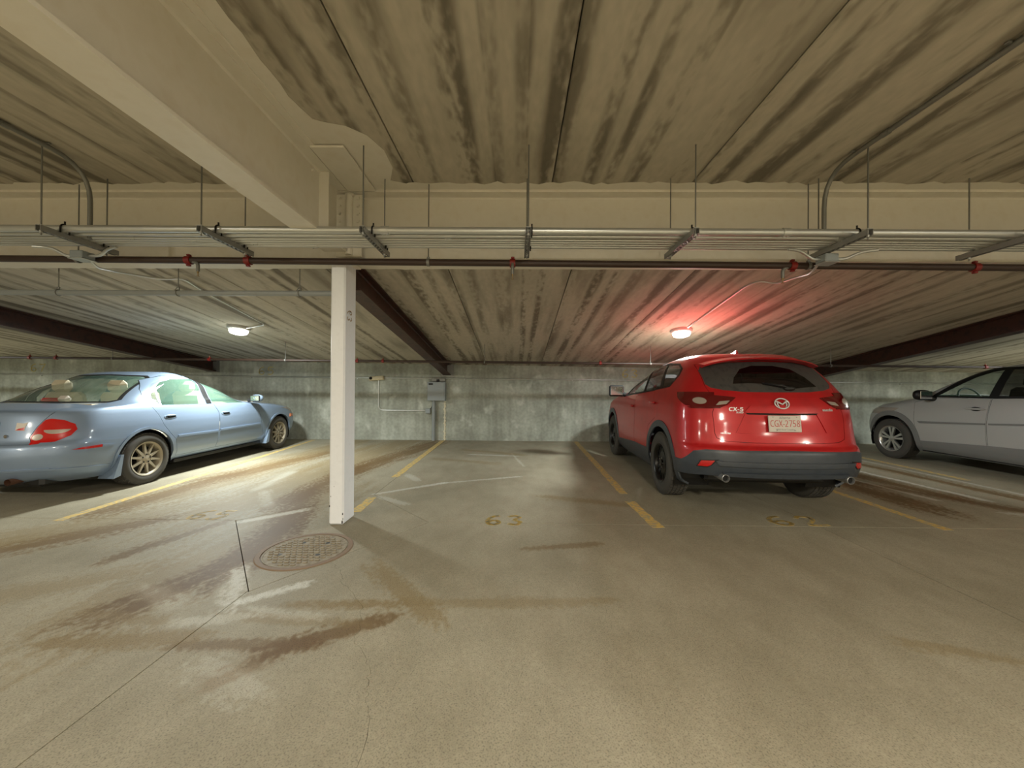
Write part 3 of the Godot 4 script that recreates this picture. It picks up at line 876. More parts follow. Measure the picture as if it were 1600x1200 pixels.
func build_markings() -> void:
	worn_stripe(Vector2(-1.68, -8.70), Vector2(-1.655, -5.2), 0.10, "worn yellow line from the electrical panel towards the white column")
	worn_stripe(Vector2(-1.60, -4.25), Vector2(-1.58, -3.70), 0.10, "short yellow line stub directly behind the white column")
	worn_stripe(Vector2(1.33, -8.70), Vector2(1.25, -4.45), 0.10, "yellow line along the left side of the red car")
	worn_stripe(Vector2(1.235, -4.20), Vector2(1.265, -3.40), 0.11, "short bright yellow line end left behind the red car")
	worn_stripe(Vector2(3.90, -8.70), Vector2(3.82, -3.45), 0.09, "yellow line along the right side of the red car")
	worn_stripe(Vector2(6.27, -8.70), Vector2(6.18, -5.3), 0.09, "yellow line beside the silver car")
	worn_stripe(Vector2(-4.58, -8.60), Vector2(-4.16, -3.40), 0.09, "yellow line along the right side of the blue sedan")
	for f in [["62", 2.36, -3.53, 0.50, "behind the red car"], ["63", -0.28, -3.46, 0.34, "in the empty stall right of the column"], ["65", -3.08, -3.52, 0.34, "in the empty stall right of the sedan"]]:
		tag(put(digits(f[0], f[3], 0.24, 0.04, Vector3(f[1], 0.0002, f[2]), Vector3.RIGHT, Vector3(0, 0, -1), Vector3.UP, 0.0014), "stall_number", M.yellow), "faded yellow stall number %s on the floor %s" % [f[0], f[4]], "number", "stall numbers on the floor")
	# round cast iron cover
	var mh := base("manhole_cover", Vector3(-1.585, 0, -2.885))
	tag(mh, "round rusty iron manhole cover in the floor before the column", "manhole cover")
	var mb := MB.new()
	mb.lathe([Vector2(0.332, 0.0), Vector2(0.326, 0.006), Vector2(0.295, 0.006), Vector2(0.295, 0.001)], Vector3.ZERO, Basis.IDENTITY, 48, false)
	put(mb, "frame", M.rust_rim, mh)
	mb = MB.new()
	mb.lathe([Vector2(0.287, 0.0005), Vector2(0.287, 0.004), Vector2(0.276, 0.004), Vector2(0.274, 0.002), Vector2(0, 0.002)], Vector3.ZERO, Basis.IDENTITY, 48, false)
	put(mb, "lid", M.rust, mh)
	var stud := MB.new()
	for i in range(-6, 7):
		for j in range(-6, 7):
			var p := Vector2(i * 0.043 + (0.02 if j % 2 else 0.0), j * 0.041)
			if p.length() < 0.252 and not (absi(i) == 3 and j == 2) and not (absi(i) == 2 and j == -3):
				stud.box(Vector3(p.x, 0.004, p.y), Vector3(0.03, 0.008, 0.021), 0.003)
	var so := put(stud, "lid_studs", M.rust, mh)
	so.set_meta("kind", "stuff")
	for p in [[-0.15, 0.085], [0.13, 0.08], [-0.09, -0.13], [0.1, -0.13]]:
		mb = MB.new()
		mb.lathe([Vector2(0.017, 0.0028), Vector2(0, 0.0028)], Vector3(p[0], 0, p[1]), Basis.IDENTITY, 12, false)
		put(mb, "lift_hole", M.black, mh)

# ---------------------------------------------------------------- cars
# A car body is one closed skin, laid up from horizontal outlines [height, nose, tail, half width]; nose at -z.
# Panels, panes and lamps are cut out of that skin along outlines seen from the side, the rear or the front.
class BodySkin:
	var P := PackedVector3Array()
	var N := PackedVector3Array()
	var P0 := PackedVector3Array()
	var N0 := PackedVector3Array()
	var parts := {}

func make_skin(rows: Array, cf: Array, cr: Array, nf: float, nr: float, bulge: float) -> BodySkin:
	var lv := []
	for i in rows.size() - 1:
		var q := []
		for k in [maxi(i - 1, 0), i, i + 1, mini(i + 2, rows.size() - 1)]:
			q.append(Vector4(rows[k][0], rows[k][1], rows[k][2], rows[k][3]))
		for k in 4:
			lv.append(q[1].cubic_interpolate(q[2], q[0], q[3], k / 4.0).lerp(q[1].lerp(q[2], k / 4.0), 0.45))
	lv.append(Vector4(rows[-1][0], rows[-1][1], rows[-1][2], rows[-1][3]))
	var grid := []
	for l in lv:
		var y: float = l.x; var zf: float = l.y; var zr: float = l.z; var w: float = l.w
		var hi := smoothstep(0.95, 1.2, y)
		var a := lerpf(cf[0], cf[1], hi); var b := lerpf(cr[0], cr[1], hi)
		var fitk := minf(1.0, (zr - zf) * 0.9 / (a + b))
		a *= fitk; b *= fitk
		var line := []
		for i in 14:
			var t := PI / 2 * i / 14.0
			line.append(Vector3(w * pow(sin(t), 2.0 / nf), y, zf + a * (1.0 - pow(cos(t), 2.0 / nf))))
		for i in 41:
			line.append(Vector3(w, y, lerpf(zf + a, zr - b, i / 40.0)))
		for i in range(1, 17):
			var t := PI / 2 * (1.0 - i / 16.0)
			line.append(Vector3(w * pow(maxf(sin(t), 0.0), 2.0 / nr), y, zr - b * (1.0 - pow(maxf(cos(t), 0.0), 2.0 / nr))))
		var mid := (zf + zr) / 2.0; var half := (zr - zf) / 2.0
		for i in line.size():
			line[i].x *= 1.0 - bulge * pow(absf((line[i].z - mid) / half), 2.5)
		grid.append(line)
	var sk := BodySkin.new()
	var R := grid.size(); var C: int = grid[0].size()
	var nrm := []
	for j in R:
		var row := []
		for i in C:
			var du: Vector3 = grid[j][mini(i + 1, C - 1)] - grid[j][maxi(i - 1, 0)]
			if i == 0 or i == C - 1:
				du = Vector3(1 if i == 0 else -1, 0, 0)
			var dv: Vector3 = grid[mini(j + 1, R - 1)][i] - grid[maxi(j - 1, 0)][i]
			var m := dv.cross(du).normalized()
			if m.dot(Vector3(grid[j][i].x, 0.3, 0)) < 0.0 and absf(m.x) > 0.3:
				m = -m
			row.append(m)
		nrm.append(row)
	for j in R:
		for i in C:
			# outward: away from the middle of the outline, upwards on the roof
			var c: Vector3 = Vector3(0, grid[j][i].y - 0.25, (grid[j][0].z + grid[j][C - 1].z) / 2.0)
			if nrm[j][i].dot(grid[j][i] - c) < 0.0:
				nrm[j][i] = -nrm[j][i]
	for s in [1.0, -1.0]:
		var f := Vector3(s, 1, 1)
		for j in R - 1:
			for i in C - 1:
				for t in [[[0, 0], [0, 1], [1, 1]], [[0, 0], [1, 1], [1, 0]]]:
					for k in t:
						sk.P.append(grid[j + k[0]][i + k[1]] * f); sk.N.append(nrm[j + k[0]][i + k[1]] * f)
	for i in C - 1:
		var a: Vector3 = grid[R - 1][i]; var b: Vector3 = grid[R - 1][i + 1]
		var m := Vector3(-1, 1, 1)
		for p in [a, b, b * m, a, b * m, a * m]:
			sk.P.append(p); sk.N.append(Vector3.UP)
	sk.P0 = sk.P.duplicate(); sk.N0 = sk.N.duplicate()
	return sk

func flat2(p: Vector3, ax: String) -> Vector2:
	return Vector2(p.z, p.y) if ax == "side" else (Vector2(p.x, p.z) if ax == "top" else Vector2(p.x, p.y))

func facing(m: Vector3, ax: String, s: float) -> float:
	match ax:
		"side": return m.x * s
		"rear": return m.z
		"front": return -m.z
	return m.y

func carve(P: PackedVector3Array, N: PackedVector3Array, ax: String, s: float, pl: PackedVector2Array, nmin: float, keep: bool) -> Array:
	var iP := PackedVector3Array(); var iN := PackedVector3Array(); var oP := PackedVector3Array(); var oN := PackedVector3Array()
	var lo := pl[0]; var hi := pl[0]
	for q in pl:
		lo = lo.min(q); hi = hi.max(q)
	for i in range(0, P.size(), 3):
		var f := facing(N[i] + N[i + 1] + N[i + 2], ax, s) / 3.0
		var a := flat2(P[i], ax); var b := flat2(P[i + 1], ax); var c := flat2(P[i + 2], ax)
		var away := f < nmin or minf(a.x, minf(b.x, c.x)) > hi.x or maxf(a.x, maxf(b.x, c.x)) < lo.x or minf(a.y, minf(b.y, c.y)) > hi.y or maxf(a.y, maxf(b.y, c.y)) < lo.y
		var area := (b - a).cross(c - a)
		if not away and absf(area) < 1e-8:
			away = true
		if away:
			if keep:
				for k in 3:
					oP.append(P[i + k]); oN.append(N[i + k])
			continue
		var t := PackedVector2Array([a, b, c])
		var ins := Geometry2D.intersect_polygons(t, pl)
		if ins.is_empty():
			if keep:
				for k in 3:
					oP.append(P[i + k]); oN.append(N[i + k])
			continue
		var sets := [[ins, iP, iN]]
		if keep:
			sets.append([Geometry2D.clip_polygons(t, pl), oP, oN])
		for g0 in sets.size():
			for pg in sets[g0][0]:
				var idx := Geometry2D.triangulate_polygon(pg)
				for k in idx:
					var q: Vector2 = pg[k]
					var u := (q - a).cross(c - a) / area; var v := (b - a).cross(q - a) / area
					var p3 := P[i] * (1.0 - u - v) + P[i + 1] * u + P[i + 2] * v
					var n3 := (N[i] * (1.0 - u - v) + N[i + 1] * u + N[i + 2] * v).normalized()
					if g0 == 0:
						iP.append(p3); iN.append(n3)
					else:
						oP.append(p3); oN.append(n3)
	return [iP, iN, oP, oN]

func cut(sk: BodySkin, key: String, ax: String, s: float, pts, nmin := 0.12) -> void:
	var pl: PackedVector2Array = pts if pts is PackedVector2Array else poly(pts)
	var r := carve(sk.P, sk.N, ax, s, pl, nmin, true)
	sk.P = r[2]; sk.N = r[3]
	if not sk.parts.has(key):
		sk.parts[key] = [PackedVector3Array(), PackedVector3Array()]
	sk.parts[key][0].append_array(r[0]); sk.parts[key][1].append_array(r[1])

# a panel with a shut line round it: the panel keeps its size less the gap, the gap goes to "gap"
func panel(sk: BodySkin, key: String, ax: String, s: float, pts, gap := 0.004, nmin := 0.12) -> void:
	var pl: PackedVector2Array = pts if pts is PackedVector2Array else poly(pts)
	for q in Geometry2D.offset_polygon(pl, -gap):
		cut(sk, key, ax, s, q, nmin)
	cut(sk, "gap", ax, s, pl, nmin)

func lay(sk: BodySkin, key: String, ax: String, s: float, pts, nmin := 0.12) -> void:
	var pl: PackedVector2Array = pts if pts is PackedVector2Array else poly(pts)
	var r := carve(sk.P0, sk.N0, ax, s, pl, nmin, false)
	if not sk.parts.has(key):
		sk.parts[key] = [PackedVector3Array(), PackedVector3Array()]
	sk.parts[key][0].append_array(r[0]); sk.parts[key][1].append_array(r[1])

func emit(sk: BodySkin, key: String, called: String, m: Material, parent: Node, off := 0.0, skirt := 0.006) -> MeshInstance3D:
	var mb := MB.new()
	var q: Array = sk.parts.get(key, [PackedVector3Array(), PackedVector3Array()])
	var P: PackedVector3Array = q[0]; var N: PackedVector3Array = q[1]
	var edges := {}
	for i in range(0, P.size(), 3):
		mb.tri(P[i] + N[i] * off, P[i + 1] + N[i + 1] * off, P[i + 2] + N[i + 2] * off, N[i], N[i + 1], N[i + 2])
		if skirt > 0.0:
			for k in 3:
				var ka := Vector3i((P[i + k] * 4000.0).round()); var kb := Vector3i((P[i + (k + 1) % 3] * 4000.0).round())
				if ka == kb:
					continue
				var id := [ka, kb] if ka < kb else [kb, ka]
				if edges.has(id):
					edges[id] = null
				else:
					edges[id] = [i + k, i + (k + 1) % 3, i + (k + 2) % 3]
	for id in edges:
		var e = edges[id]
		if e != null:
			var a := P[e[0]] + N[e[0]] * off; var b := P[e[1]] + N[e[1]] * off
			var out := (a + b) / 2.0 - P[e[2]]
			mb.quad(a, b, b - N[e[1]] * skirt, a - N[e[0]] * skirt, out)
	return put(mb, called, m, parent)

func on_skin(sk: BodySkin, ax: String, s: float, q: Vector2) -> Array:
	for i in range(0, sk.P0.size(), 3):
		if facing(sk.N0[i], ax, s) > 0.1:
			var a := flat2(sk.P0[i], ax); var b := flat2(sk.P0[i + 1], ax); var c := flat2(sk.P0[i + 2], ax)
			if Geometry2D.point_is_inside_triangle(q, a, b, c):
				var area := (b - a).cross(c - a)
				if absf(area) < 1e-9:
					continue
				var u := (q - a).cross(c - a) / area; var v := (b - a).cross(q - a) / area
				return [sk.P0[i] * (1 - u - v) + sk.P0[i + 1] * u + sk.P0[i + 2] * v, sk.N0[i]]
	return [Vector3(0, q.y, 0), Vector3.UP]

func circle(cx: float, cy: float, r: float, k := 40) -> PackedVector2Array:
	var p := PackedVector2Array()
	for i in k:
		p.append(Vector2(cx + cos(TAU * i / k) * r, cy + sin(TAU * i / k) * r))
	return p

func flip(a: Array) -> Array:
	return a.map(func(q): return [-q[0], q[1]])

func both(half: Array) -> Array:
	# a shape given for x > 0 from the middle outwards, closed by its mirror image
	var r := half.duplicate()
	var back := flip(half)
	back.reverse()
	return r + back

func lettering(sk: BodySkin, text: String, at: Vector2, height: float, m: Material, parent: Node, called := "lettering", squash := 1.0, ital := 0.0) -> void:
	var tm := TextMesh.new()
	var f := SystemFont.new()
	f.font_names = PackedStringArray(["Droid Sans"]); f.font_weight = 700
	tm.font = f; tm.text = text; tm.font_size = 32; tm.pixel_size = height / 24.0; tm.depth = 0.003
	var o := put(tm, called, m, parent)
	var q := on_skin(sk, "rear", 1, at)
	var nz: Vector3 = q[1]
	var ex := Vector3.UP.cross(nz).normalized()
	var ey := nz.cross(ex)
	o.transform = Transform3D(Basis(ex * squash, ey + ex * ital, nz), q[0] + nz * 0.004)

# wheel turned so that its face looks along x * s
func wheel(parent: Node3D, at: Vector3, s: float, R: float, rr: float, w: float, style: String) -> void:
	var t := Node3D.new()
	t.name = "wheel"
	parent.add_child(t, true)
	t.position = at
	var bs := Basis(Quaternion(Vector3.UP, Vector3(s, 0, 0)))
	var h := w / 2
	var mb := MB.new()
	mb.lathe([Vector2(rr, -h + 0.01), Vector2(rr + 0.02, -h - 0.002), Vector2(R - 0.06, -h - 0.008), Vector2(R - 0.022, -h + 0.004), Vector2(R - 0.006, -h + 0.025), Vector2(R - 0.002, 0), Vector2(R - 0.006, h - 0.025), Vector2(R - 0.022, h - 0.004), Vector2(R - 0.06, h + 0.008), Vector2(rr + 0.02, h + 0.002), Vector2(rr, h - 0.01)], Vector3.ZERO, bs, 48)
	put(mb, "tyre", M.tyre, t)
	mb = MB.new()
	for k in 44:
		for j in 5:
			var a := TAU * (k + (0.5 if j % 2 else 0.0)) / 44.0
			var d := Vector3(0, sin(a), cos(a)); var e := Vector3(0, cos(a), -sin(a))
			var x := (j - 2) * (w - 0.03) / 5.0 * 1.02
			mb.box(d * (R - 0.0045) + Vector3(x, 0, 0), Vector3((w - 0.03) / 5.0 - 0.009, 0.012, TAU * R / 44.0 - 0.009), 0.0, Basis(Vector3.RIGHT, d, e).orthonormalized())
	var tr := put(mb, "tread_blocks", M.tyre, t)
	tr.set_meta("kind", "stuff")
	var m: Material = M["rim_" + style]
	mb = MB.new()
	mb.lathe([Vector2(rr - 0.035, -h + 0.02), Vector2(rr - 0.03, h - 0.05), Vector2(rr - 0.012, h - 0.012), Vector2(rr + 0.006, h + 0.001), Vector2(rr + 0.004, h - 0.012)], Vector3.ZERO, bs, 40)
	mb.lathe([Vector2(rr + 0.004, h - 0.012), Vector2(rr + 0.006, h + 0.001), Vector2(rr - 0.012, h - 0.006), Vector2(rr - 0.02, h - 0.03)], Vector3.ZERO, bs, 40)
	put(mb, "rim", m, t)
	mb = MB.new()
	mb.lathe([Vector2(rr - 0.035, h - 0.11), Vector2(0, h - 0.11)], Vector3.ZERO, bs, 32)
	put(mb, "brake_disc", M.brake, t)
	var o := Vector3(s * (h - 0.045), 0, 0)
	var ez := Vector3(s, 0, 0)
	var spoke := func(called: String, a: float, r0: float, r1: float, w0: float, w1: float, depth: float, mm: Material, up := 0.0) -> void:
		var c := cos(a); var n := sin(a)
		var pl := PackedVector2Array()
		for q in [[r0, -w0], [r1, -w1], [r1, w1], [r0, w0]]:
			pl.append(Vector2(q[0] * c - q[1] * n, q[0] * n + q[1] * c))
		var b := MB.new()
		b.extrude(pl, o + ez * up, Vector3(0, 0, 1), Vector3.UP, ez, depth)
		put(b, called, mm, t)
	var hub := MB.new()
	if style == "sedan":
		for k in 10:
			spoke.call("spoke", TAU * k / 10.0 + 0.2, 0.06, rr - 0.008, 0.017, 0.009, 0.026, m, 0.006)
		hub.lathe([Vector2(0.08, -0.02), Vector2(0.08, 0.012), Vector2(0.07, 0.022), Vector2(0, 0.024)], o + ez * 0.006, bs, 30)
		for k in 5:
			var a := TAU * k / 5.0 + 0.4
			var l := MB.new()
			l.lathe([Vector2(0.011, 0.026), Vector2(0, 0.026)], o + Vector3(0, sin(a) * 0.05, cos(a) * 0.05) + ez * 0.006, bs, 10, false)
			put(l, "lug_hole", M.black, t)
	elif style == "steel":
		for k in 16:
			spoke.call("web", TAU * k / 16.0, 0.125, rr - 0.012, 0.017, 0.022, 0.012, m, -0.006)
		hub.lathe([Vector2(0.132, -0.012), Vector2(0.132, 0.004), Vector2(0.11, 0.012), Vector2(0.085, 0.0), Vector2(0.07, 0.01), Vector2(0.035, 0.012), Vector2(0.034, 0.03), Vector2(0, 0.032)], o, bs, 30)
		for k in 5:
			var a := TAU * k / 5.0
			var l := MB.new()
			l.lathe([Vector2(0.010, 0.0), Vector2(0.009, 0.024), Vector2(0, 0.026)], o + Vector3(0, sin(a) * 0.056, cos(a) * 0.056), bs, 6, false)
			put(l, "lug_nut", M.chrome, t)
	else:
		for k in 5:
			for e in [-0.2, 0.2]:
				spoke.call("spoke", TAU * k / 5.0 + 0.3 + e, 0.045, rr - 0.006, 0.012, 0.022, 0.024, m, 0.008)
			spoke.call("spoke_back", TAU * k / 5.0 + 0.3, 0.04, rr - 0.006, 0.03, 0.065, 0.012, M.rim_dark, -0.004)
		hub.lathe([Vector2(0.055, -0.01), Vector2(0.052, 0.03), Vector2(0.03, 0.036), Vector2(0, 0.036)], o, bs, 24)
	put(hub, "hub", m, t)

func wheels_and_wells(t: Node3D, zs: Array, cy: float, half: float, R: float, rr: float, w: float, ra: float, style: String) -> void:
	for s in [1.0, -1.0]:
		for z in zs:
			wheel(t, Vector3(s * (half - w / 2), cy, z), s, R, rr, w, style)
			var mb := MB.new()
			for k in 20:
				var a := PI * 1.24 * k / 20.0 - PI * 0.12; var b := PI * 1.24 * (k + 1) / 20.0 - PI * 0.12
				var p := Vector3(0, cy + sin(a) * ra, z + cos(a) * ra); var q := Vector3(0, cy + sin(b) * ra, z + cos(b) * ra)
				mb.quad(p + Vector3(s * (half - 0.03), 0, 0), q + Vector3(s * (half - 0.03), 0, 0), q + Vector3(s * 0.5, 0, 0), p + Vector3(s * 0.5, 0, 0), Vector3(0, cy, z) - p)
				mb.flat(p + Vector3(s * 0.5, 0, 0), q + Vector3(s * 0.5, 0, 0), Vector3(s * 0.5, cy, z), Vector3(s, 0, 0))
			put(mb, "wheel_well", M.black_trim, t)

func arch_ring(cz: float, cy: float, r0: float, r1: float) -> Array:
	# the arch trim as two half rings, so that no outline has a hole
	var out := []
	for half in [[-0.25, PI / 2], [PI / 2, PI + 0.25]]:
		var p := PackedVector2Array()
		for k in 17:
			var a := lerpf(half[0], half[1], k / 16.0)
			p.append(Vector2(cz + cos(a) * r0, cy + sin(a) * r0))
		for k in 17:
			var a := lerpf(half[1], half[0], k / 16.0)
			p.append(Vector2(cz + cos(a) * r1, cy + sin(a) * r1))
		out.append(p)
	return out

func cabin(t: Node3D, rows: Array, seat: Material, trim: Material, floor_y: float, belt: float) -> void:
	# rows: z of the front and the rear seats
	var mb := MB.new()
	mb.box(Vector3(0, floor_y, (rows[0] + rows[1]) / 2 - 0.1), Vector3(1.36, 0.06, 2.7), 0.02)
	put(mb, "cabin_floor", M.black_trim, t)
	for s in [-1, 1]:
		for i in 2:
			var z: float = rows[i]
			mb = MB.new()
			mb.box(Vector3(s * 0.36, floor_y + 0.26, z - 0.28), Vector3(0.50, 0.16, 0.52), 0.05)
			mb.box(Vector3(s * 0.36, floor_y + 0.58, z + 0.02), Vector3(0.48, 0.56, 0.14), 0.05, Basis(Vector3.RIGHT, 0.2))
			var o := put(mb, "seat", seat, t)
			mb = MB.new()
			mb.box(Vector3(s * 0.36, floor_y + 0.93, z + 0.10), Vector3(0.25, 0.16, 0.10), 0.045, Basis(Vector3.RIGHT, 0.1))
			mb.tube([Vector3(s * 0.36 - 0.05, floor_y + 0.80, z + 0.08), Vector3(s * 0.36 - 0.05, floor_y + 0.90, z + 0.1)], 0.006, 6)
			mb.tube([Vector3(s * 0.36 + 0.05, floor_y + 0.80, z + 0.08), Vector3(s * 0.36 + 0.05, floor_y + 0.90, z + 0.1)], 0.006, 6)
			put(mb, "headrest", seat, o)
	mb = MB.new()
	mb.box(Vector3(0, belt - 0.12, rows[0] - 0.92), Vector3(1.30, 0.22, 0.36), 0.06)
	put(mb, "dashboard", trim, t)
	mb = MB.new()
	var ring := []
	for k in 25:
		var a := TAU * k / 24.0
		ring.append(Vector3(-0.36 + cos(a) * 0.18, belt - 0.03 + sin(a) * 0.17, rows[0] - 0.66 + sin(a) * -0.06))
	mb.tube(ring, 0.014, 8, false)
	mb.tube([Vector3(-0.36, belt - 0.03, rows[0] - 0.66), Vector3(-0.36, belt - 0.08, rows[0] - 0.8)], 0.03, 10)
	put(mb, "steering_wheel", M.black_trim, t)

func ellipsoid(c: Vector3, r: Vector3, basis := Basis.IDENTITY, e := 1.0) -> MB:
	var mb := MB.new()
	var pt := func(i: int, j: int) -> Array:
		var a := PI * i / 12.0; var b := TAU * j / 20.0
		var d := Vector3(sin(a) * cos(b), cos(a), sin(a) * sin(b))
		var q := Vector3(signf(d.x) * pow(absf(d.x), e), signf(d.y) * pow(absf(d.y), e), signf(d.z) * pow(absf(d.z), e))
		return [c + basis * (q * r), basis * (d / r).normalized()]
	for i in 12:
		for j in 20:
			var p := [pt.call(i, j), pt.call(i + 1, j), pt.call(i + 1, j + 1), pt.call(i, j + 1)]
			mb.tri(p[0][0], p[1][0], p[2][0], p[0][1], p[1][1], p[2][1])
			mb.tri(p[0][0], p[2][0], p[3][0], p[0][1], p[2][1], p[3][1])
	return mb

func car_materials() -> void:
	var paint := func(r: float, gr: float, b: float, metal: float, rough: float) -> StandardMaterial3D:
		var m := mat(r, gr, b, rough, metal)
		m.clearcoat_enabled = true; m.clearcoat = 0.6; m.clearcoat_roughness = 0.12
		return m
	M.red = paint.call(0.72, 0.065, 0.095, 0.2, 0.42)
	M.red.albedo_texture = noise_tex(0.02, [[0.0, Color(1.0, 0.95, 0.95)], [0.5, g(1.0)], [1.0, Color(0.92, 1.0, 1.0)]], 256, 33)
	M.blue = paint.call(0.52, 0.59, 0.68, 0.4, 0.46)
	M.silver = paint.call(0.72, 0.72, 0.715, 0.35, 0.42)
	M.cladding = mat(0.23, 0.255, 0.285, 0.4)
	M.cladding.albedo_texture = noise_tex(0.03, [[0.0, g(0.85)], [0.5, g(1.0)], [1.0, Color(1.0, 0.97, 0.92)]], 256, 35)
	M.black_trim = mat(0.05, 0.05, 0.05, 0.5)
	M.gap = mat(0.02, 0.02, 0.02, 0.8)
	M.tip = mat(0.62, 0.62, 0.62, 0.35, 0.6)
	M.chrome = mat(0.85, 0.85, 0.86, 0.12, 1.0)
	M.badge = mat(0.84, 0.84, 0.84, 0.3, 0.25)
	M.tyre = mat(0.26, 0.25, 0.23, 0.85)
	M.brake = mat(0.07, 0.065, 0.06, 0.6, 0.3)
	M.rim_sedan = mat(0.60, 0.565, 0.49, 0.5, 0.3)
	M.rim_steel = mat(0.04, 0.04, 0.045, 0.3)
	M.rim_alloy = mat(0.80, 0.80, 0.79, 0.25, 0.8)
	M.rim_dark = mat(0.05, 0.05, 0.05, 0.4)
	M.tail_red = paint.call(0.75, 0.02, 0.03, 0.0, 0.2)
	M.tail_red.clearcoat = 1.0
	M.tail_dark = paint.call(0.36, 0.03, 0.045, 0.0, 0.15)
	M.tail_clear = paint.call(0.68, 0.64, 0.60, 0.3, 0.25)
	M.amber = paint.call(0.85, 0.42, 0.10, 0.0, 0.25)
	M.privacy = mat(0.02, 0.02, 0.022, 0.06)
	M.dusty_glass = mat(0.27, 0.265, 0.26, 0.5)
	M.dusty_glass.albedo_texture = noise_tex(0.05, [[0.0, g(0.7)], [0.5, g(1.0)], [1.0, Color(1.0, 0.98, 0.93)]], 256, 36)
	var glass := func(r: float, gr: float, b: float, al: float) -> StandardMaterial3D:
		var m := mat(r, gr, b, 0.03)
		m.transparency = BaseMaterial3D.TRANSPARENCY_ALPHA
		m.albedo_color.a = al
		return m
	M.glass = glass.call(0.50, 0.66, 0.58, 0.22)
	M.glass_dark = glass.call(0.06, 0.08, 0.07, 0.72)
	M.beige_seat = mat(0.78, 0.74, 0.64, 0.8)
	M.grey_seat = mat(0.12, 0.12, 0.12, 0.85)
	M.plate = mat(0.80, 0.77, 0.73, 0.5)
	M.plate_red = mat(0.72, 0.26, 0.25, 0.5)
	M.plate_grey = mat(0.5, 0.5, 0.5, 0.5)
	M.rust_metal = mat(0.34, 0.22, 0.15, 0.8)

# parts common to all three: what is left of the skin, gaps, underbody
func finish_body(sk: BodySkin, t: Node3D, paint: Material, under: Array) -> void:
	emit(sk, "gap", "shut_lines", M.gap, t, -0.012, 0.0)
	sk.parts["body"] = [sk.P, sk.N]
	emit(sk, "body", "body_shell", paint, t, 0.0, 0.0)
	var mb := MB.new()
	mb.box(Vector3(0, under[0] + 0.06, (under[1] + under[2]) / 2), Vector3(1.2, 0.12, under[2] - under[1]), 0.03)
	mb.box(Vector3(0, under[0] + 0.03, under[3] / 2), Vector3(1.62, 0.05, -under[3] - 0.9), 0.01)
	put(mb, "underbody", M.black_trim, t)

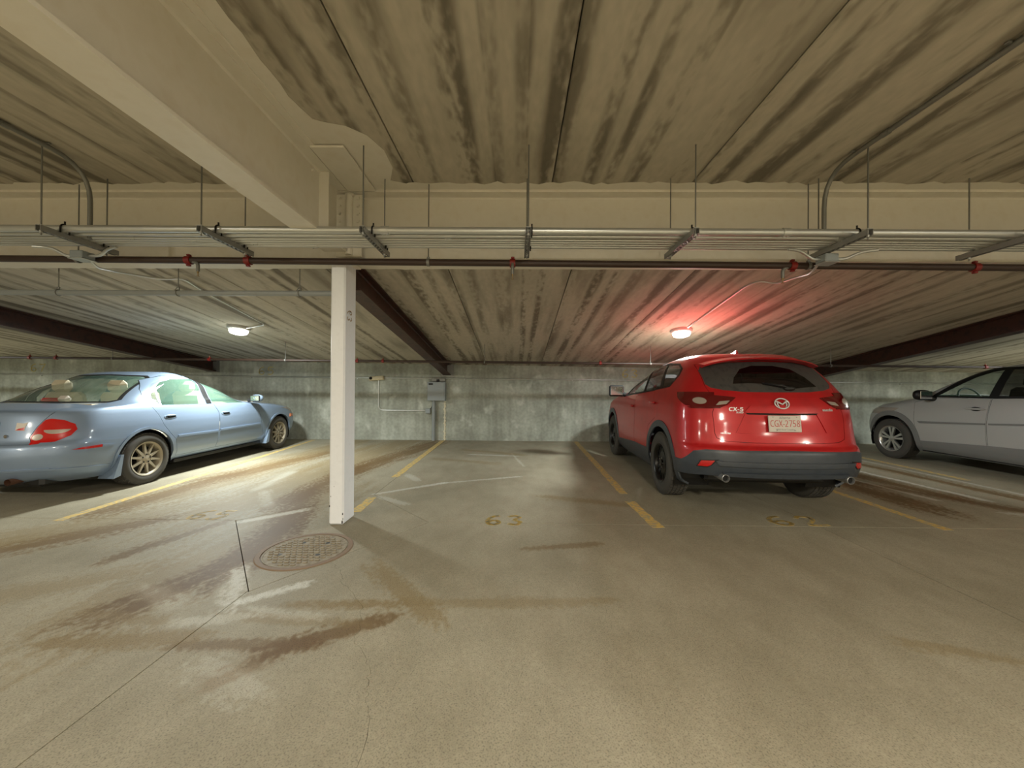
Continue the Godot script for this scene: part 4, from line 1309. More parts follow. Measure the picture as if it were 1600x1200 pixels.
func build_suv_red() -> void:
	var t := base("suv", Vector3(2.565, 0, -4.52), deg_to_rad(-2.0))
	tag(t, "red compact SUV seen from behind with black steel wheels", "car", "parked cars")
	var sk := make_skin([[.20, -3.20, .62, .78], [.28, -3.36, .80, .85], [.38, -3.44, .88, .878], [.50, -3.47, .92, .89], [.62, -3.47, .915, .895], [.66, -3.47, .90, .895], [.70, -3.46, .868, .893], [.80, -3.42, .845, .89], [.92, -3.34, .83, .883], [1.00, -3.14, .815, .875], [1.06, -2.80, .80, .865], [1.11, -2.40, .78, .85], [1.16, -2.10, .755, .83], [1.26, -1.85, .69, .79], [1.36, -1.58, .61, .745], [1.46, -1.28, .51, .695], [1.53, -1.02, .43, .645], [1.58, -.80, .36, .59], [1.615, -.62, .26, .50], [1.635, -.50, .1, .37], [1.645, -.42, -.1, .2]], [0.62, 0.5], [0.46, 0.40], 2.6, 2.7, 0.03)
	var FA := -2.58; var cy := 0.36; var ra := 0.425
	for s in [1.0, -1.0]:
		for z in [0.0, FA]:
			cut(sk, "hole", "side", s, circle(z, cy, ra), 0.05)
		cut(sk, "fw%d" % s, "side", s, [[-1.64, 1.13], [-1.32, 1.372], [-1.08, 1.49], [-.955, 1.525], [-.86, 1.187]])
		cut(sk, "rw%d" % s, "side", s, [[-.90, 1.53], [-.41, 1.53], [-.24, 1.228], [-.78, 1.19]])
		cut(sk, "qw%d" % s, "side", s, [[-.35, 1.525], [-.02, 1.508], [.13, 1.46], [.15, 1.40], [.05, 1.275], [-.16, 1.235]])
		cut(sk, "dlo%d" % s, "side", s, [[-1.75, 1.105], [-1.51, 1.32], [-1.26, 1.45], [-1.0, 1.55], [-.365, 1.553], [0, 1.525], [.18, 1.46], [.195, 1.38], [.06, 1.25], [-.86, 1.165], [-1.73, 1.095]])
		for z in [0.0, FA]:
			for p in arch_ring(z, cy, ra - 0.01, ra + 0.075):
				cut(sk, "arch", "side", s, p)
		cut(sk, "sill", "side", s, [[-2.3, .37], [-1.08, .455], [-.4, .465], [-.4, .15], [-2.3, .15]], 0.0)
		cut(sk, "lamp%d" % s, "side", s, [[.34, 1.195], [.40, 1.14], [.56, 1.065], [.70, 1.045], [.95, 1.035], [.95, 1.185], [.62, 1.20]], 0.3)
		panel(sk, "fd%d" % s, "side", s, [[-2.18, 1.06], [-1.75, 1.10], [-1.13, 1.15], [-1.07, .78], [-1.10, .44], [-2.12, .36], [-2.22, .6]])
		panel(sk, "rd%d" % s, "side", s, [[-1.12, 1.15], [-.40, 1.205], [-.25, 1.0], [-.17, .88], [-.44, .75], [-.50, .44], [-1.09, .44], [-1.06, .78]])
	cut(sk, "screen", "front", 1, both([[0, 1.17], [.66, 1.15], [.56, 1.50], [0, 1.53]]))
	cut(sk, "wiped", "rear", 1, [[-.375, 1.287], [-.34, 1.353], [-.245, 1.44], [-.11, 1.478], [.10, 1.478], [.26, 1.443], [.36, 1.357], [.43, 1.262], [.26, 1.25], [.17, 1.24], [.10, 1.284], [-.23, 1.294]])
	cut(sk, "back", "rear", 1, both([[0, 1.203], [.3, 1.205], [.48, 1.222], [.58, 1.245], [.615, 1.28], [.61, 1.43], [.57, 1.487], [.48, 1.512], [0, 1.525]]))
	for s in [1.0, -1.0]:
		var f := func(a: Array) -> Array: return a if s > 0 else flip(a)
		cut(sk, "lampin%d" % s, "rear", 1, f.call([[.598, 1.172], [.395, 1.150], [.48, 1.078], [.56, 1.043], [.60, 1.045]]))
		cut(sk, "lamp%d" % s, "rear", 1, f.call([[.606, 1.172], [.606, 1.04], [.76, 1.036], [1.0, 1.036], [1.0, 1.19], [.8, 1.19]]), 0.6)
	cut(sk, "hole", "rear", 1, both([[0, .0], [1.0, .0], [1.0, .36], [.86, .375], [.70, .40], [0, .405]]), 0.0)
	cut(sk, "bump", "rear", 1, both([[0, .10], [1.0, .10], [1.0, .47], [.86, .52], [.79, .625], [.7, .645], [0, .658]]), 0.02)
	panel(sk, "gate", "rear", 1, both([[0, .72], [.35, .722], [.52, .73], [.595, .755], [.61, .80], [.618, 1.0], [.603, 1.04], [.60, 1.18], [.625, 1.26], [.61, 1.50], [.4, 1.53], [0, 1.54]]))
	cut(sk, "nose", "front", 1, both([[0, .10], [1.0, .10], [1.0, .42], [0, .45]]), 0.05)
	cut(sk, "grille", "front", 1, both([[0, .50], [.45, .52], [.52, .80], [0, .82]]), 0.05)
	for s in [1.0, -1.0]:
		var hl := [[.55, .80], [.85, .84], [.85, .95], [.56, .90]]
		cut(sk, "head%d" % s, "front", 1, hl if s > 0 else flip(hl), 0.05)
	finish_body(sk, t, M.red, [0.27, -3.1, 0.55, FA])
	for s in [1.0, -1.0]:
		var fd := emit(sk, "fd%d" % s, "front_door", M.red, t)
		emit(sk, "fw%d" % s, "window", M.glass, fd, -0.002, 0.0)
		var rd := emit(sk, "rd%d" % s, "rear_door", M.red, t)
		emit(sk, "rw%d" % s, "window", M.glass_dark, rd, -0.002, 0.0)
		emit(sk, "qw%d" % s, "quarter_window", M.glass_dark, t, -0.002, 0.0)
		emit(sk, "dlo%d" % s, "window_trim", M.black_trim, t, 0.001)
		var lp := emit(sk, "lamp%d" % s, "tail_lamp", M.tail_dark, t, 0.006, 0.012)
		lp.set_meta("label", "dark red tail lamp with clear reflectors")
		var li := emit(sk, "lampin%d" % s, "gate_lamp", M.tail_dark, t, 0.006, 0.012)
		lay(sk, "refl%d" % s, "rear", 1, PackedVector2Array(Array(circle(s * 0.70, 1.107, 0.052, 20)).map(func(q): return Vector2((q.x - s * 0.70) * 1.0 + s * 0.70, (q.y - 1.107) * 0.62 + 1.112))))
		emit(sk, "refl%d" % s, "reversing_lens", M.tail_clear, lp, 0.009, 0.004)
		lay(sk, "refli%d" % s, "rear", 1, [[s * .58, 1.072], [s * .545, 1.108], [s * .455, 1.118], [s * .49, 1.085]])
		emit(sk, "refli%d" % s, "clear_lens", M.tail_clear, li, 0.009, 0.004)
		# door handles and mirrors
		for h in [[-0.30, 1.055], [-1.24, 0.965]]:
			var q := on_skin(sk, "side", s, Vector2(h[0], h[1]))
			put(ellipsoid(q[0] + Vector3(s * 0.02, 0, 0), Vector3(0.018, 0.02, 0.095), Basis.IDENTITY, 0.8), "handle", M.red, fd if h[0] < -1 else rd)
		var mq := Vector3(s * 0.985, 1.185, -1.87)
		var mir := put(ellipsoid(mq, Vector3(0.115, 0.085, 0.07), Basis.IDENTITY, 0.75), "door_mirror", M.red, t)
		var mb := MB.new()
		mb.tube([Vector3(s * 0.83, 1.11, -1.80), Vector3(s * 0.93, 1.145, -1.85)], 0.035, 8)
		mb.box(mq + Vector3(0, -0.005, 0.045), Vector3(0.245, 0.185, 0.05), 0.04)
		put(mb, "mirror_frame", M.black_trim, mir)
		mb = MB.new()
		mb.box(mq + Vector3(0, -0.005, 0.072), Vector3(0.20, 0.14, 0.008), 0.003)
		put(mb, "mirror_glass", M.chrome, mir)
	var gate := emit(sk, "gate", "tailgate", M.red, t)
	emit(sk, "back", "rear_window", M.dusty_glass, gate, -0.002, 0.0)
	emit(sk, "wiped", "wiped_pane", M.privacy, gate, -0.002, 0.0)
	emit(sk, "screen", "windscreen", M.glass, t, -0.002, 0.0)
	emit(sk, "arch", "arch_trim", M.cladding, t, 0.008, 0.02)
	emit(sk, "sill", "sill_cladding", M.cladding, t, 0.006, 0.015)
	var bump := emit(sk, "bump", "rear_bumper", M.cladding, t, 0.008, 0.02)
	emit(sk, "nose", "front_bumper", M.cladding, t, 0.004, 0.01)
	emit(sk, "grille", "grille", M.black_trim, t, -0.004, 0.0)
	emit(sk, "head1", "headlamp", M.tail_clear, t, 0.003, 0.01)
	emit(sk, "head-1", "headlamp", M.tail_clear, t, 0.003, 0.01)
	# bumper steps: two rails standing proud of the plastic
	for r in [[.505, .548, .60, 0.034], [.412, .452, .54, 0.034]]:
		var key := "step%d" % int(r[0] * 100)
		lay(sk, key, "rear", 1, both([[0, r[0]], [r[2], r[0] + 0.004], [r[2] + 0.03, r[1]], [0, r[1]]]))
		emit(sk, key, "bumper_step", M.cladding, bump, r[3], 0.03)
	for s in [1.0, -1.0]:
		var f := func(a: Array) -> Array: return a if s > 0 else flip(a)
		lay(sk, "rec%d" % s, "rear", 1, f.call([[.77, .478], [.745, .545], [.60, .562], [.66, .50], [.69, .478]]))
		var rec := emit(sk, "rec%d" % s, "reflector_recess", M.black_trim, bump, 0.010, 0.004)
		lay(sk, "red%d" % s, "rear", 1, f.call([[.76, .487], [.735, .54], [.635, .548], [.665, .505], [.69, .488]]))
		emit(sk, "red%d" % s, "red_reflector", M.tail_red, rec, 0.014, 0.006)
		var mb := MB.new()
		mb.lathe([Vector2(0.030, -0.2), Vector2(0.036, 0.0), Vector2(0.032, 0.002), Vector2(0.028, -0.02)], Vector3(s * 0.565, 0.392, 0.90), Basis(Vector3.RIGHT, PI / 2), 20)
		var tip := put(mb, "exhaust_tip", M.tip, t)
		mb = MB.new()
		mb.lathe([Vector2(0.03, -0.02), Vector2(0.0, -0.02)], Vector3(s * 0.565, 0.392, 0.90), Basis(Vector3.RIGHT, PI / 2), 20)
		put(mb, "exhaust_bore", M.gap, tip)
	# garnish over the plate, plate, badges
	lay(sk, "garnish", "rear", 1, both([[0, 1.000], [.33, 1.003], [.345, 1.012], [.285, 1.072], [0, 1.078]]))
	emit(sk, "garnish", "garnish_bar", M.red, gate, 0.016, 0.02)
	lay(sk, "slot", "rear", 1, both([[0, .985], [.32, .990], [.335, 1.004], [0, 1.002]]))
	emit(sk, "slot", "handle_slot", M.gap, gate, 0.002, 0.0)
	for q in [[[[.32, .99], [.345, .99], [.43, .815], [.405, .815]]], [[[0, .802], [.40, .81], [.41, .822], [0, .815]]]]:
		for s in ([1.0, -1.0] if q[0][0][0] > 0.0 else [1.0]):
			var key := "crease%f%d" % [q[0][0][0], s]
			lay(sk, key, "rear", 1, (q[0] if s > 0 else flip(q[0])) if q[0][0][0] > 0.0 else both(q[0]))
			emit(sk, key, "pressed_edge", M.red, gate, 0.007, 0.012)
	var pq := on_skin(sk, "rear", 1, Vector2(0.0, 0.905))
	var pz: Vector3 = pq[1]; var px := Vector3.UP.cross(pz).normalized(); var py := pz.cross(px)
	var pl := Node3D.new()
	pl.name = "license_plate"
	gate.add_child(pl)
	pl.transform = Transform3D(Basis(px, py, pz), pq[0] + pz * 0.018)
	var mb := MB.new()
	mb.box(Vector3.ZERO, Vector3(0.305, 0.155, 0.01), 0.004)
	put(mb, "plate_sheet", M.plate, pl)
	for tx in [["CGX-2758", 0.0, 0.062, 1.0, M.plate_red, 0.0], ["Wild Rose Country", -0.055, 0.016, 1.0, M.plate_grey, 0.0], ["Alberta", 0.056, 0.024, 1.0, M.plate_grey, 0.0]]:
		var tm := TextMesh.new()
		var sf := SystemFont.new()
		sf.font_names = PackedStringArray(["Droid Sans"])
		tm.font = sf; tm.text = tx[0]; tm.font_size = 32; tm.pixel_size = tx[2] / 24.0; tm.depth = 0.001
		var o := put(tm, "plate_lettering", tx[4], pl)
		o.position = Vector3(0, tx[1], 0.0055)
		if tx[2] > 0.05:
			o.scale = Vector3(0.78, 1.0, 1)
	for c in [[-0.11, 0.062], [0.11, 0.062], [-0.08, -0.062], [0.09, -0.062]]:
		mb = MB.new()
		mb.lathe([Vector2(0.006, 0.0), Vector2(0.005, 0.003), Vector2(0, 0.004)], Vector3(c[0], c[1], 0.005), Basis(Vector3.RIGHT, PI / 2), 8)
		put(mb, "screw", M.chrome, pl)
	# winged oval emblem
	var eq := on_skin(sk, "rear", 1, Vector2(0.0, 1.09))
	var ez: Vector3 = eq[1]; var ex := Vector3.UP.cross(ez).normalized(); var ey := ez.cross(ex)
	var em := Node3D.new()
	em.name = "emblem"
	gate.add_child(em)
	em.transform = Transform3D(Basis(ex, ey, ez), eq[0] + ez * 0.02)
	mb = MB.new()
	var ring := []
	for k in 33:
		ring.append(Vector3(cos(TAU * k / 32.0) * 0.066, sin(TAU * k / 32.0) * 0.051, 0))
	mb.tube(ring, 0.0065, 8, false)
	put(mb, "emblem_ring", M.badge, em)
	mb = MB.new()
	for s in [1.0, -1.0]:
		mb.tube([Vector3(s * 0.062, 0.016, 0), Vector3(s * 0.042, 0.020, 0.002), Vector3(s * 0.022, 0.006, 0.003), Vector3(0, -0.010, 0.003)], [0.002, 0.007, 0.0075, 0.007], 8)
		mb.tube([Vector3(s * 0.040, 0.016, 0), Vector3(s * 0.042, -0.012, 0.001), Vector3(s * 0.030, -0.036, 0)], [0.006, 0.006, 0.003], 8)
	put(mb, "emblem_wings", M.badge, em)
	lettering(sk, "CX-5", Vector2(-0.415, 1.037), 0.040, M.badge, gate, "lettering", 1.15, 0.1)
	lettering(sk, "AWD", Vector2(-0.385, 1.006), 0.018, M.badge, gate, "lettering", 1.2, 0.25)
	lettering(sk, "mazda", Vector2(0.44, 1.036), 0.024, M.badge, gate, "lettering", 1.15, 0.0)
	lettering(sk, "SKYACTIV", Vector2(-0.52, 0.805), 0.013, M.badge, gate, "lettering", 1.1, 0.0)
	# roof spoiler, antenna, wiper
	mb = MB.new()
	var prof := [[-0.02, 1.602], [0.33, 1.592], [0.56, 1.560], [0.575, 1.545], [0.50, 1.532], [0.2, 1.545]]
	var cols := []
	for k in 17:
		var u := (k - 8) / 8.0
		var line := []
		for q in prof:
			line.append(Vector3(u * 0.575, q[1] - 0.055 * u * u - 0.02 * pow(u, 6), q[0] - 0.10 * u * u))
		cols.append(line)
	for k in 16:
		for j in prof.size():
			var a: Vector3 = cols[k][j]; var b: Vector3 = cols[k][(j + 1) % 6]; var c: Vector3 = cols[k + 1][(j + 1) % 6]; var d: Vector3 = cols[k + 1][j]
			mb.quad(a, b, c, d, (a + b) / 2.0 - Vector3(a.x, 1.565, 0.28))
	for k in [0, 16]:
		for j in range(1, 5):
			mb.flat(cols[k][0], cols[k][j], cols[k][j + 1], Vector3(k - 8, 0, 0))
	var spo := put(mb, "roof_spoiler", M.red, t)
	mb = MB.new()
	mb.box(Vector3(0, 1.546, 0.556), Vector3(0.26, 0.014, 0.02), 0.004)
	put(mb, "brake_light", M.tail_red, spo)
	mb = MB.new()
	mb.hexa([Vector3(-0.03, 1.63, -0.22), Vector3(0.03, 1.63, -0.22), Vector3(0.028, 1.60, 0.02), Vector3(-0.028, 1.60, 0.02), Vector3(-0.008, 1.665, -0.07), Vector3(0.008, 1.665, -0.07), Vector3(0.006, 1.685, -0.01), Vector3(-0.006, 1.685, -0.01)])
	put(mb, "shark_fin", M.red, t)
	var w0 := on_skin(sk, "rear", 1, Vector2(0.13, 1.235)); var w1 := on_skin(sk, "rear", 1, Vector2(-0.10, 1.275)); var w2 := on_skin(sk, "rear", 1, Vector2(-0.385, 1.285))
	mb = MB.new()
	mb.tube([w0[0] + w0[1] * 0.015, w0[0].lerp(w1[0], 0.3) + w1[1] * 0.035, w1[0] + w1[1] * 0.03, w2[0] + w2[1] * 0.02], [0.016, 0.011, 0.008, 0.006], 8)
	mb.tube([w0[0] + w0[1] * 0.012 + Vector3(0.02, -0.005, 0), w1[0] + w1[1] * 0.014, w2[0] + w2[1] * 0.012], 0.006, 6)
	put(ellipsoid(w0[0] + w0[1] * 0.012, Vector3(0.055, 0.026, 0.022)), "wiper_pivot", M.black_trim, gate)
	put(mb, "rear_wiper", M.black_trim, gate)
	wheels_and_wells(t, [0.0, FA], 0.36, 0.885, 0.36, 0.215, 0.225, 0.425, "steel")
	cabin(t, [-1.25, -0.25], M.grey_seat, M.black_trim, 0.42, 1.10)

func build_sedan() -> void:
	var t := base("sedan", Vector3(-5.485, 0, -4.74))
	tag(t, "pale blue four-door sedan with beige alloy wheels", "car", "parked cars")
	var sk := make_skin([[.20, -3.45, .85, .76], [.27, -3.56, .98, .83], [.36, -3.62, 1.05, .868], [.50, -3.64, 1.09, .885], [.60, -3.63, 1.08, .89], [.655, -3.60, 1.03, .89], [.74, -3.54, 1.005, .885], [.80, -3.4, .99, .875], [.86, -3.08, .978, .86], [.91, -2.60, .965, .845], [.95, -2.2, .945, .83], [.975, -2.08, .88, .818], [.99, -2.04, .68, .81], [1.01, -2.0, .47, .80], [1.04, -1.94, .38, .775], [1.1, -1.82, .27, .74], [1.2, -1.58, .06, .69], [1.3, -1.3, -.16, .635], [1.36, -1.1, -.32, .585], [1.395, -.95, -.47, .51], [1.415, -.85, -.62, .38], [1.42, -.78, -.7, .2]], [0.75, 0.55], [0.55, 0.40], 2.3, 2.5, 0.035)
	var FA := -2.66; var cy := 0.315; var ra := 0.365
	for s in [1.0, -1.0]:
		for z in [0.0, FA]:
			cut(sk, "hole", "side", s, circle(z, cy, ra), 0.05)
		cut(sk, "rw%d" % s, "side", s, [[-.30, 1.21], [-.40, 1.272], [-.58, 1.315], [-.985, 1.325], [-.955, .955], [-.245, .97]])
		cut(sk, "qw%d" % s, "side", s, [[-.275, 1.19], [-.19, 1.14], [-.165, 1.06], [-.215, .985]])
		cut(sk, "fw%d" % s, "side", s, [[-1.10, 1.325], [-1.30, 1.312], [-1.66, 1.195], [-1.84, .96], [-1.82, .94], [-1.07, .952]])
		cut(sk, "trim%d" % s, "side", s, [[-.14, 1.07], [-.16, 1.15], [-.29, 1.25], [-.42, 1.30], [-.58, 1.332], [-1.0, 1.342], [-1.31, 1.33], [-1.68, 1.21], [-1.88, .945], [-1.05, .938], [-.245, .955], [-.18, .99]])
		panel(sk, "rd%d" % s, "side", s, [[-.06, 1.09], [-.11, 1.18], [-.26, 1.30], [-.5, 1.362], [-1.03, 1.37], [-1.09, .93], [-1.145, .82], [-1.145, .52], [-1.115, .28], [-.44, .27], [-.395, .50], [-.30, .60], [-.21, .72], [-.165, .84], [-.07, 1.0]])
		panel(sk, "fd%d" % s, "side", s, [[-1.035, 1.37], [-1.32, 1.355], [-1.70, 1.235], [-1.93, .96], [-2.06, .80], [-2.12, .58], [-2.20, .35], [-2.14, .27], [-1.12, .28], [-1.15, .52], [-1.15, .82], [-1.095, .93]])
		for z in [0.0, FA]:
			for p in arch_ring(z, cy, ra - 0.01, ra + 0.03):
				cut(sk, "lip", "side", s, p)
		cut(sk, "rb", "side", s, [[.20, .607], [.8, .640], [1.2, .645], [1.2, .1], [.20, .1]], 0.4)
		cut(sk, "fb", "side", s, [[-2.95, .60], [-4.0, .60], [-4.0, .1], [-2.95, .1]], 0.4)
		var f := func(a: Array) -> Array: return a if s > 0 else flip(a)
		cut(sk, "tl%d" % s, "rear", 1, f.call([[.60, .625], [.575, .70], [.60, .80], [.63, .868], [.66, .878], [.73, .860], [.785, .815], [.805, .76], [.79, .70], [.73, .645]]), 0.3)
		cut(sk, "hl%d" % s, "front", 1, f.call([[.40, .68], [.84, .70], [.86, .80], [.42, .78]]), 0.05)
	cut(sk, "screen", "front", 1, both([[0, 1.0], [.68, .995], [.55, 1.33], [0, 1.36]]))
	cut(sk, "back", "rear", 1, both([[0, 1.035], [.62, 1.035], [.655, 1.05], [.50, 1.325], [.46, 1.345], [0, 1.36]]))
	cut(sk, "seal", "rear", 1, both([[0, 1.022], [.65, 1.022], [.68, 1.05], [.52, 1.335], [.47, 1.358], [0, 1.372]]))
	cut(sk, "rb", "rear", 1, both([[0, .1], [1.0, .1], [1.0, .645], [.62, .622], [0, .622]]), 0.1)
	cut(sk, "fb", "front", 1, both([[0, .1], [1.0, .1], [1.0, .60], [0, .62]]), 0.05)
	panel(sk, "lid", "rear", 1, both([[0, .626], [.60, .628], [.57, .70], [.595, .80], [.625, .87], [.655, .945], [.66, 1.0], [.64, 1.02], [0, 1.02]]), 0.004, 0.02)
	cut(sk, "grille", "front", 1, both([[0, .64], [.36, .65], [.36, .77], [0, .78]]), 0.05)
	finish_body(sk, t, M.blue, [0.17, -3.3, 0.85, FA])
	emit(sk, "lip", "arch_lip", M.blue, t, 0.012, 0.03)
	var rb := emit(sk, "rb", "rear_bumper", M.blue, t, 0.003, 0.01)
	emit(sk, "fb", "front_bumper", M.blue, t, 0.003, 0.01)
	emit(sk, "hl1", "headlamp", M.tail_clear, t, 0.003, 0.01)
	emit(sk, "hl-1", "headlamp", M.tail_clear, t, 0.003, 0.01)
	emit(sk, "grille", "grille", M.black_trim, t, 0.0, 0.0)
	emit(sk, "screen", "windscreen", M.glass, t, -0.002, 0.0)
	emit(sk, "back", "rear_window", M.glass, t, -0.002, 0.0)
	emit(sk, "seal", "window_seal", M.black_trim, t, 0.001, 0.004)
	var lid := emit(sk, "lid", "trunk_lid", M.blue, t)
	for s in [1.0, -1.0]:
		var fd := emit(sk, "fd%d" % s, "front_door", M.blue, t)
		emit(sk, "fw%d" % s, "window", M.glass, fd, -0.004, 0.0)
		var rd := emit(sk, "rd%d" % s, "rear_door", M.blue, t)
		emit(sk, "rw%d" % s, "window", M.glass, rd, -0.004, 0.0)
		emit(sk, "qw%d" % s, "vent_window", M.glass, rd, -0.004, 0.0)
		emit(sk, "trim%d" % s, "window_frame", M.silver_trim, t, -0.001, 0.004)
		lay(sk, "bp%d" % s, "side", s, [[-1.0, 1.335], [-1.085, 1.335], [-1.055, .955], [-.965, .955]])
		emit(sk, "bp%d" % s, "pillar_trim", M.black_trim, t, 0.002, 0.004)
		var tl := emit(sk, "tl%d" % s, "tail_lamp", M.tail_red, t, 0.006, 0.012)
		tl.set_meta("label", "bright red tail lamp with clear lenses")
		var half := []
		for k in 13:
			var a := PI + PI * k / 12.0
			half.append([s * (0.712 + cos(a) * 0.068), 0.765 + sin(a) * 0.042])
		lay(sk, "rev%d" % s, "rear", 1, half)
		emit(sk, "rev%d" % s, "reversing_lens", M.tail_clear, tl, 0.009, 0.004)
		lay(sk, "rnd%d" % s, "rear", 1, circle(s * 0.622, 0.695, 0.032, 20))
		emit(sk, "rnd%d" % s, "round_lens", M.tail_clear, tl, 0.009, 0.004)
		for h in [[[-.42, .528], [-1.12, .516], [-1.12, .545], [-.42, .556]], [[-1.16, .528], [-2.08, .536], [-2.08, .560], [-1.16, .557]]]:
			var key := "mold%f%d" % [h[0][0], s]
			lay(sk, key, "side", s, h)
			emit(sk, key, "side_molding", M.blue, rd if h[0][0] > -1 else fd, 0.012, 0.014)
		for h in [[-.325, .815, rd], [-1.285, .795, fd]]:
			var key := "cup%f%d" % [h[0], s]
			lay(sk, key, "side", s, PackedVector2Array(Array(circle(h[0], h[1], 0.05, 20)).map(func(q): return Vector2((q.x - h[0]) * 1.9 + h[0], (q.y - h[1]) * 0.62 + h[1]))))
			var cup := emit(sk, key, "handle_cup", M.blue, h[2], 0.005, 0.006)
			lay(sk, key + "d", "side", s, [[h[0] + 0.06, h[1] - 0.018], [h[0] - 0.07, h[1] - 0.018], [h[0] - 0.07, h[1] + 0.012], [h[0] + 0.05, h[1] + 0.012]])
			emit(sk, key + "d", "handle_recess", M.gap, cup, 0.0065, 0.0)
			var q := on_skin(sk, "side", s, Vector2(h[0], h[1] + 0.014))
			put(ellipsoid(q[0] + Vector3(s * 0.012, 0, 0), Vector3(0.012, 0.011, 0.07), Basis.IDENTITY, 0.8), "handle", M.blue, cup)
		lay(sk, "mk%d" % s, "side", s, [[.775, .553], [.70, .568], [.53, .574], [.53, .546], [.70, .545]])
		emit(sk, "mk%d" % s, "side_marker", M.tail_red, rb, 0.012, 0.012)
		lay(sk, "mg%d" % s, "side", s, [[.528, .574], [.42, .566], [.385, .556], [.42, .546], [.528, .546]])
		emit(sk, "mg%d" % s, "marker_end", M.blue, rb, 0.012, 0.012)
		lay(sk, "rail%d" % s, "side", s, [[1.1, .372], [.42, .322], [.42, .336], [1.1, .39]], 0.3)
		emit(sk, "rail%d" % s, "bumper_rail", M.blue, rb, 0.012, 0.012)
		lay(sk, "am%d" % s, "side", s, [[-3.0, .60], [-3.18, .61], [-3.2, .66], [-3.02, .66]], 0.1)
		emit(sk, "am%d" % s, "turn_signal", M.amber, t, 0.01, 0.01)
		var mq := Vector3(s * 0.93, 1.005, -1.93)
		var mir := put(ellipsoid(mq, Vector3(0.10, 0.065, 0.065), Basis.IDENTITY, 0.8), "door_mirror", M.blue, t)
		var mb := MB.new()
		mb.tube([Vector3(s * 0.79, 0.965, -1.90), Vector3(s * 0.88, 0.985, -1.92)], 0.03, 8)
		mb.box(mq + Vector3(0, 0, 0.045), Vector3(0.17, 0.105, 0.03), 0.02)
		put(mb, "mirror_frame", M.black_trim, mir)
		mb = MB.new()
		mb.box(mq + Vector3(0, 0, 0.06), Vector3(0.145, 0.085, 0.008), 0.003)
		put(mb, "mirror_glass", M.chrome, mir)
		for z in [[0.36, 0.16], [-2.30, 0.17]]:
			mb = MB.new()
			mb.hexa([Vector3(s * 0.70, z[1], z[0] + 0.05), Vector3(s * 0.895, z[1], z[0] + 0.06), Vector3(s * 0.895, z[1] + 0.02, z[0] - 0.02), Vector3(s * 0.70, z[1] + 0.02, z[0] - 0.02), Vector3(s * 0.72, 0.40, z[0] - 0.01), Vector3(s * 0.90, 0.42, z[0] - 0.02), Vector3(s * 0.90, 0.42, z[0] - 0.05), Vector3(s * 0.72, 0.40, z[0] - 0.05)])
			put(mb, "mud_guard", M.blue, t)
	lay(sk, "rail", "rear", 1, both([[0, .362], [.70, .362], [.71, .382], [0, .385]]))
	emit(sk, "rail", "bumper_rail", M.blue, rb, 0.014, 0.014)
	# sticker, lock, plate
	lay(sk, "st", "rear", 1, [[.445, .845], [.50, .838], [.525, .848], [.515, .80], [.52, .762], [.45, .768]])
	var st := emit(sk, "st", "sticker", M.plate, lid, 0.002, 0.0)
	lay(sk, "st2", "rear", 1, [[.47, .785], [.512, .80], [.512, .768], [.45, .77]])
	emit(sk, "st2", "sticker_print", M.tail_red, st, 0.0028, 0.0)
	var kq := on_skin(sk, "rear", 1, Vector2(0.398, 0.712))
	var mb := MB.new()
	mb.lathe([Vector2(0.018, 0.0), Vector2(0.018, 0.008), Vector2(0.008, 0.009), Vector2(0, 0.006)], kq[0], Basis(Vector3.RIGHT, PI / 2), 16)
	put(mb, "lock", M.chrome, lid)
	lay(sk, "pf", "rear", 1, both([[0, .675], [.30, .675], [.325, .70], [.315, .85], [.29, .865], [0, .865]]))
	var pf := emit(sk, "pf", "plate_recess", M.blue, lid, 0.006, 0.008)
	mb = MB.new()
	mb.box(Vector3(0, 0.77, 1.022), Vector3(0.305, 0.155, 0.008), 0.003)
	put(mb, "license_plate", M.plate, pf)
	mb = MB.new()
	mb.tube([Vector3(0.40, 0.27, 0.55), Vector3(0.42, 0.262, 0.86), Vector3(0.43, 0.255, 0.99)], 0.032, 14, false)
	mb.tube([Vector3(0.42, 0.262, 0.62), Vector3(0.44, 0.26, 0.99)], 0.026, 14, false)
	put(mb, "exhaust_pipe", M.rust_metal, t)
	mb = MB.new()
	mb.box(Vector3(0, 0.995, 0.17), Vector3(1.25, 0.03, 0.5), 0.01)
	put(mb, "parcel_shelf", M.beige_seat, t)
	mb = MB.new()
	mb.box(Vector3(0.02, 1.045, 0.28), Vector3(0.2, 0.06, 0.1), 0.02, Basis(Vector3.UP, 0.3))
	put(mb, "shelf_bag", M.plate_red, t)
	mb = MB.new()
	mb.box(Vector3(0.16, 1.06, 0.29), Vector3(0.14, 0.08, 0.07), 0.03)
	put(mb, "tissue_box", M.plate, t)
	wheels_and_wells(t, [0.0, FA], 0.315, 0.875, 0.315, 0.205, 0.205, 0.365, "sedan")
	cabin(t, [-1.25, -0.22], M.beige_seat, M.beige_seat, 0.28, 0.95)

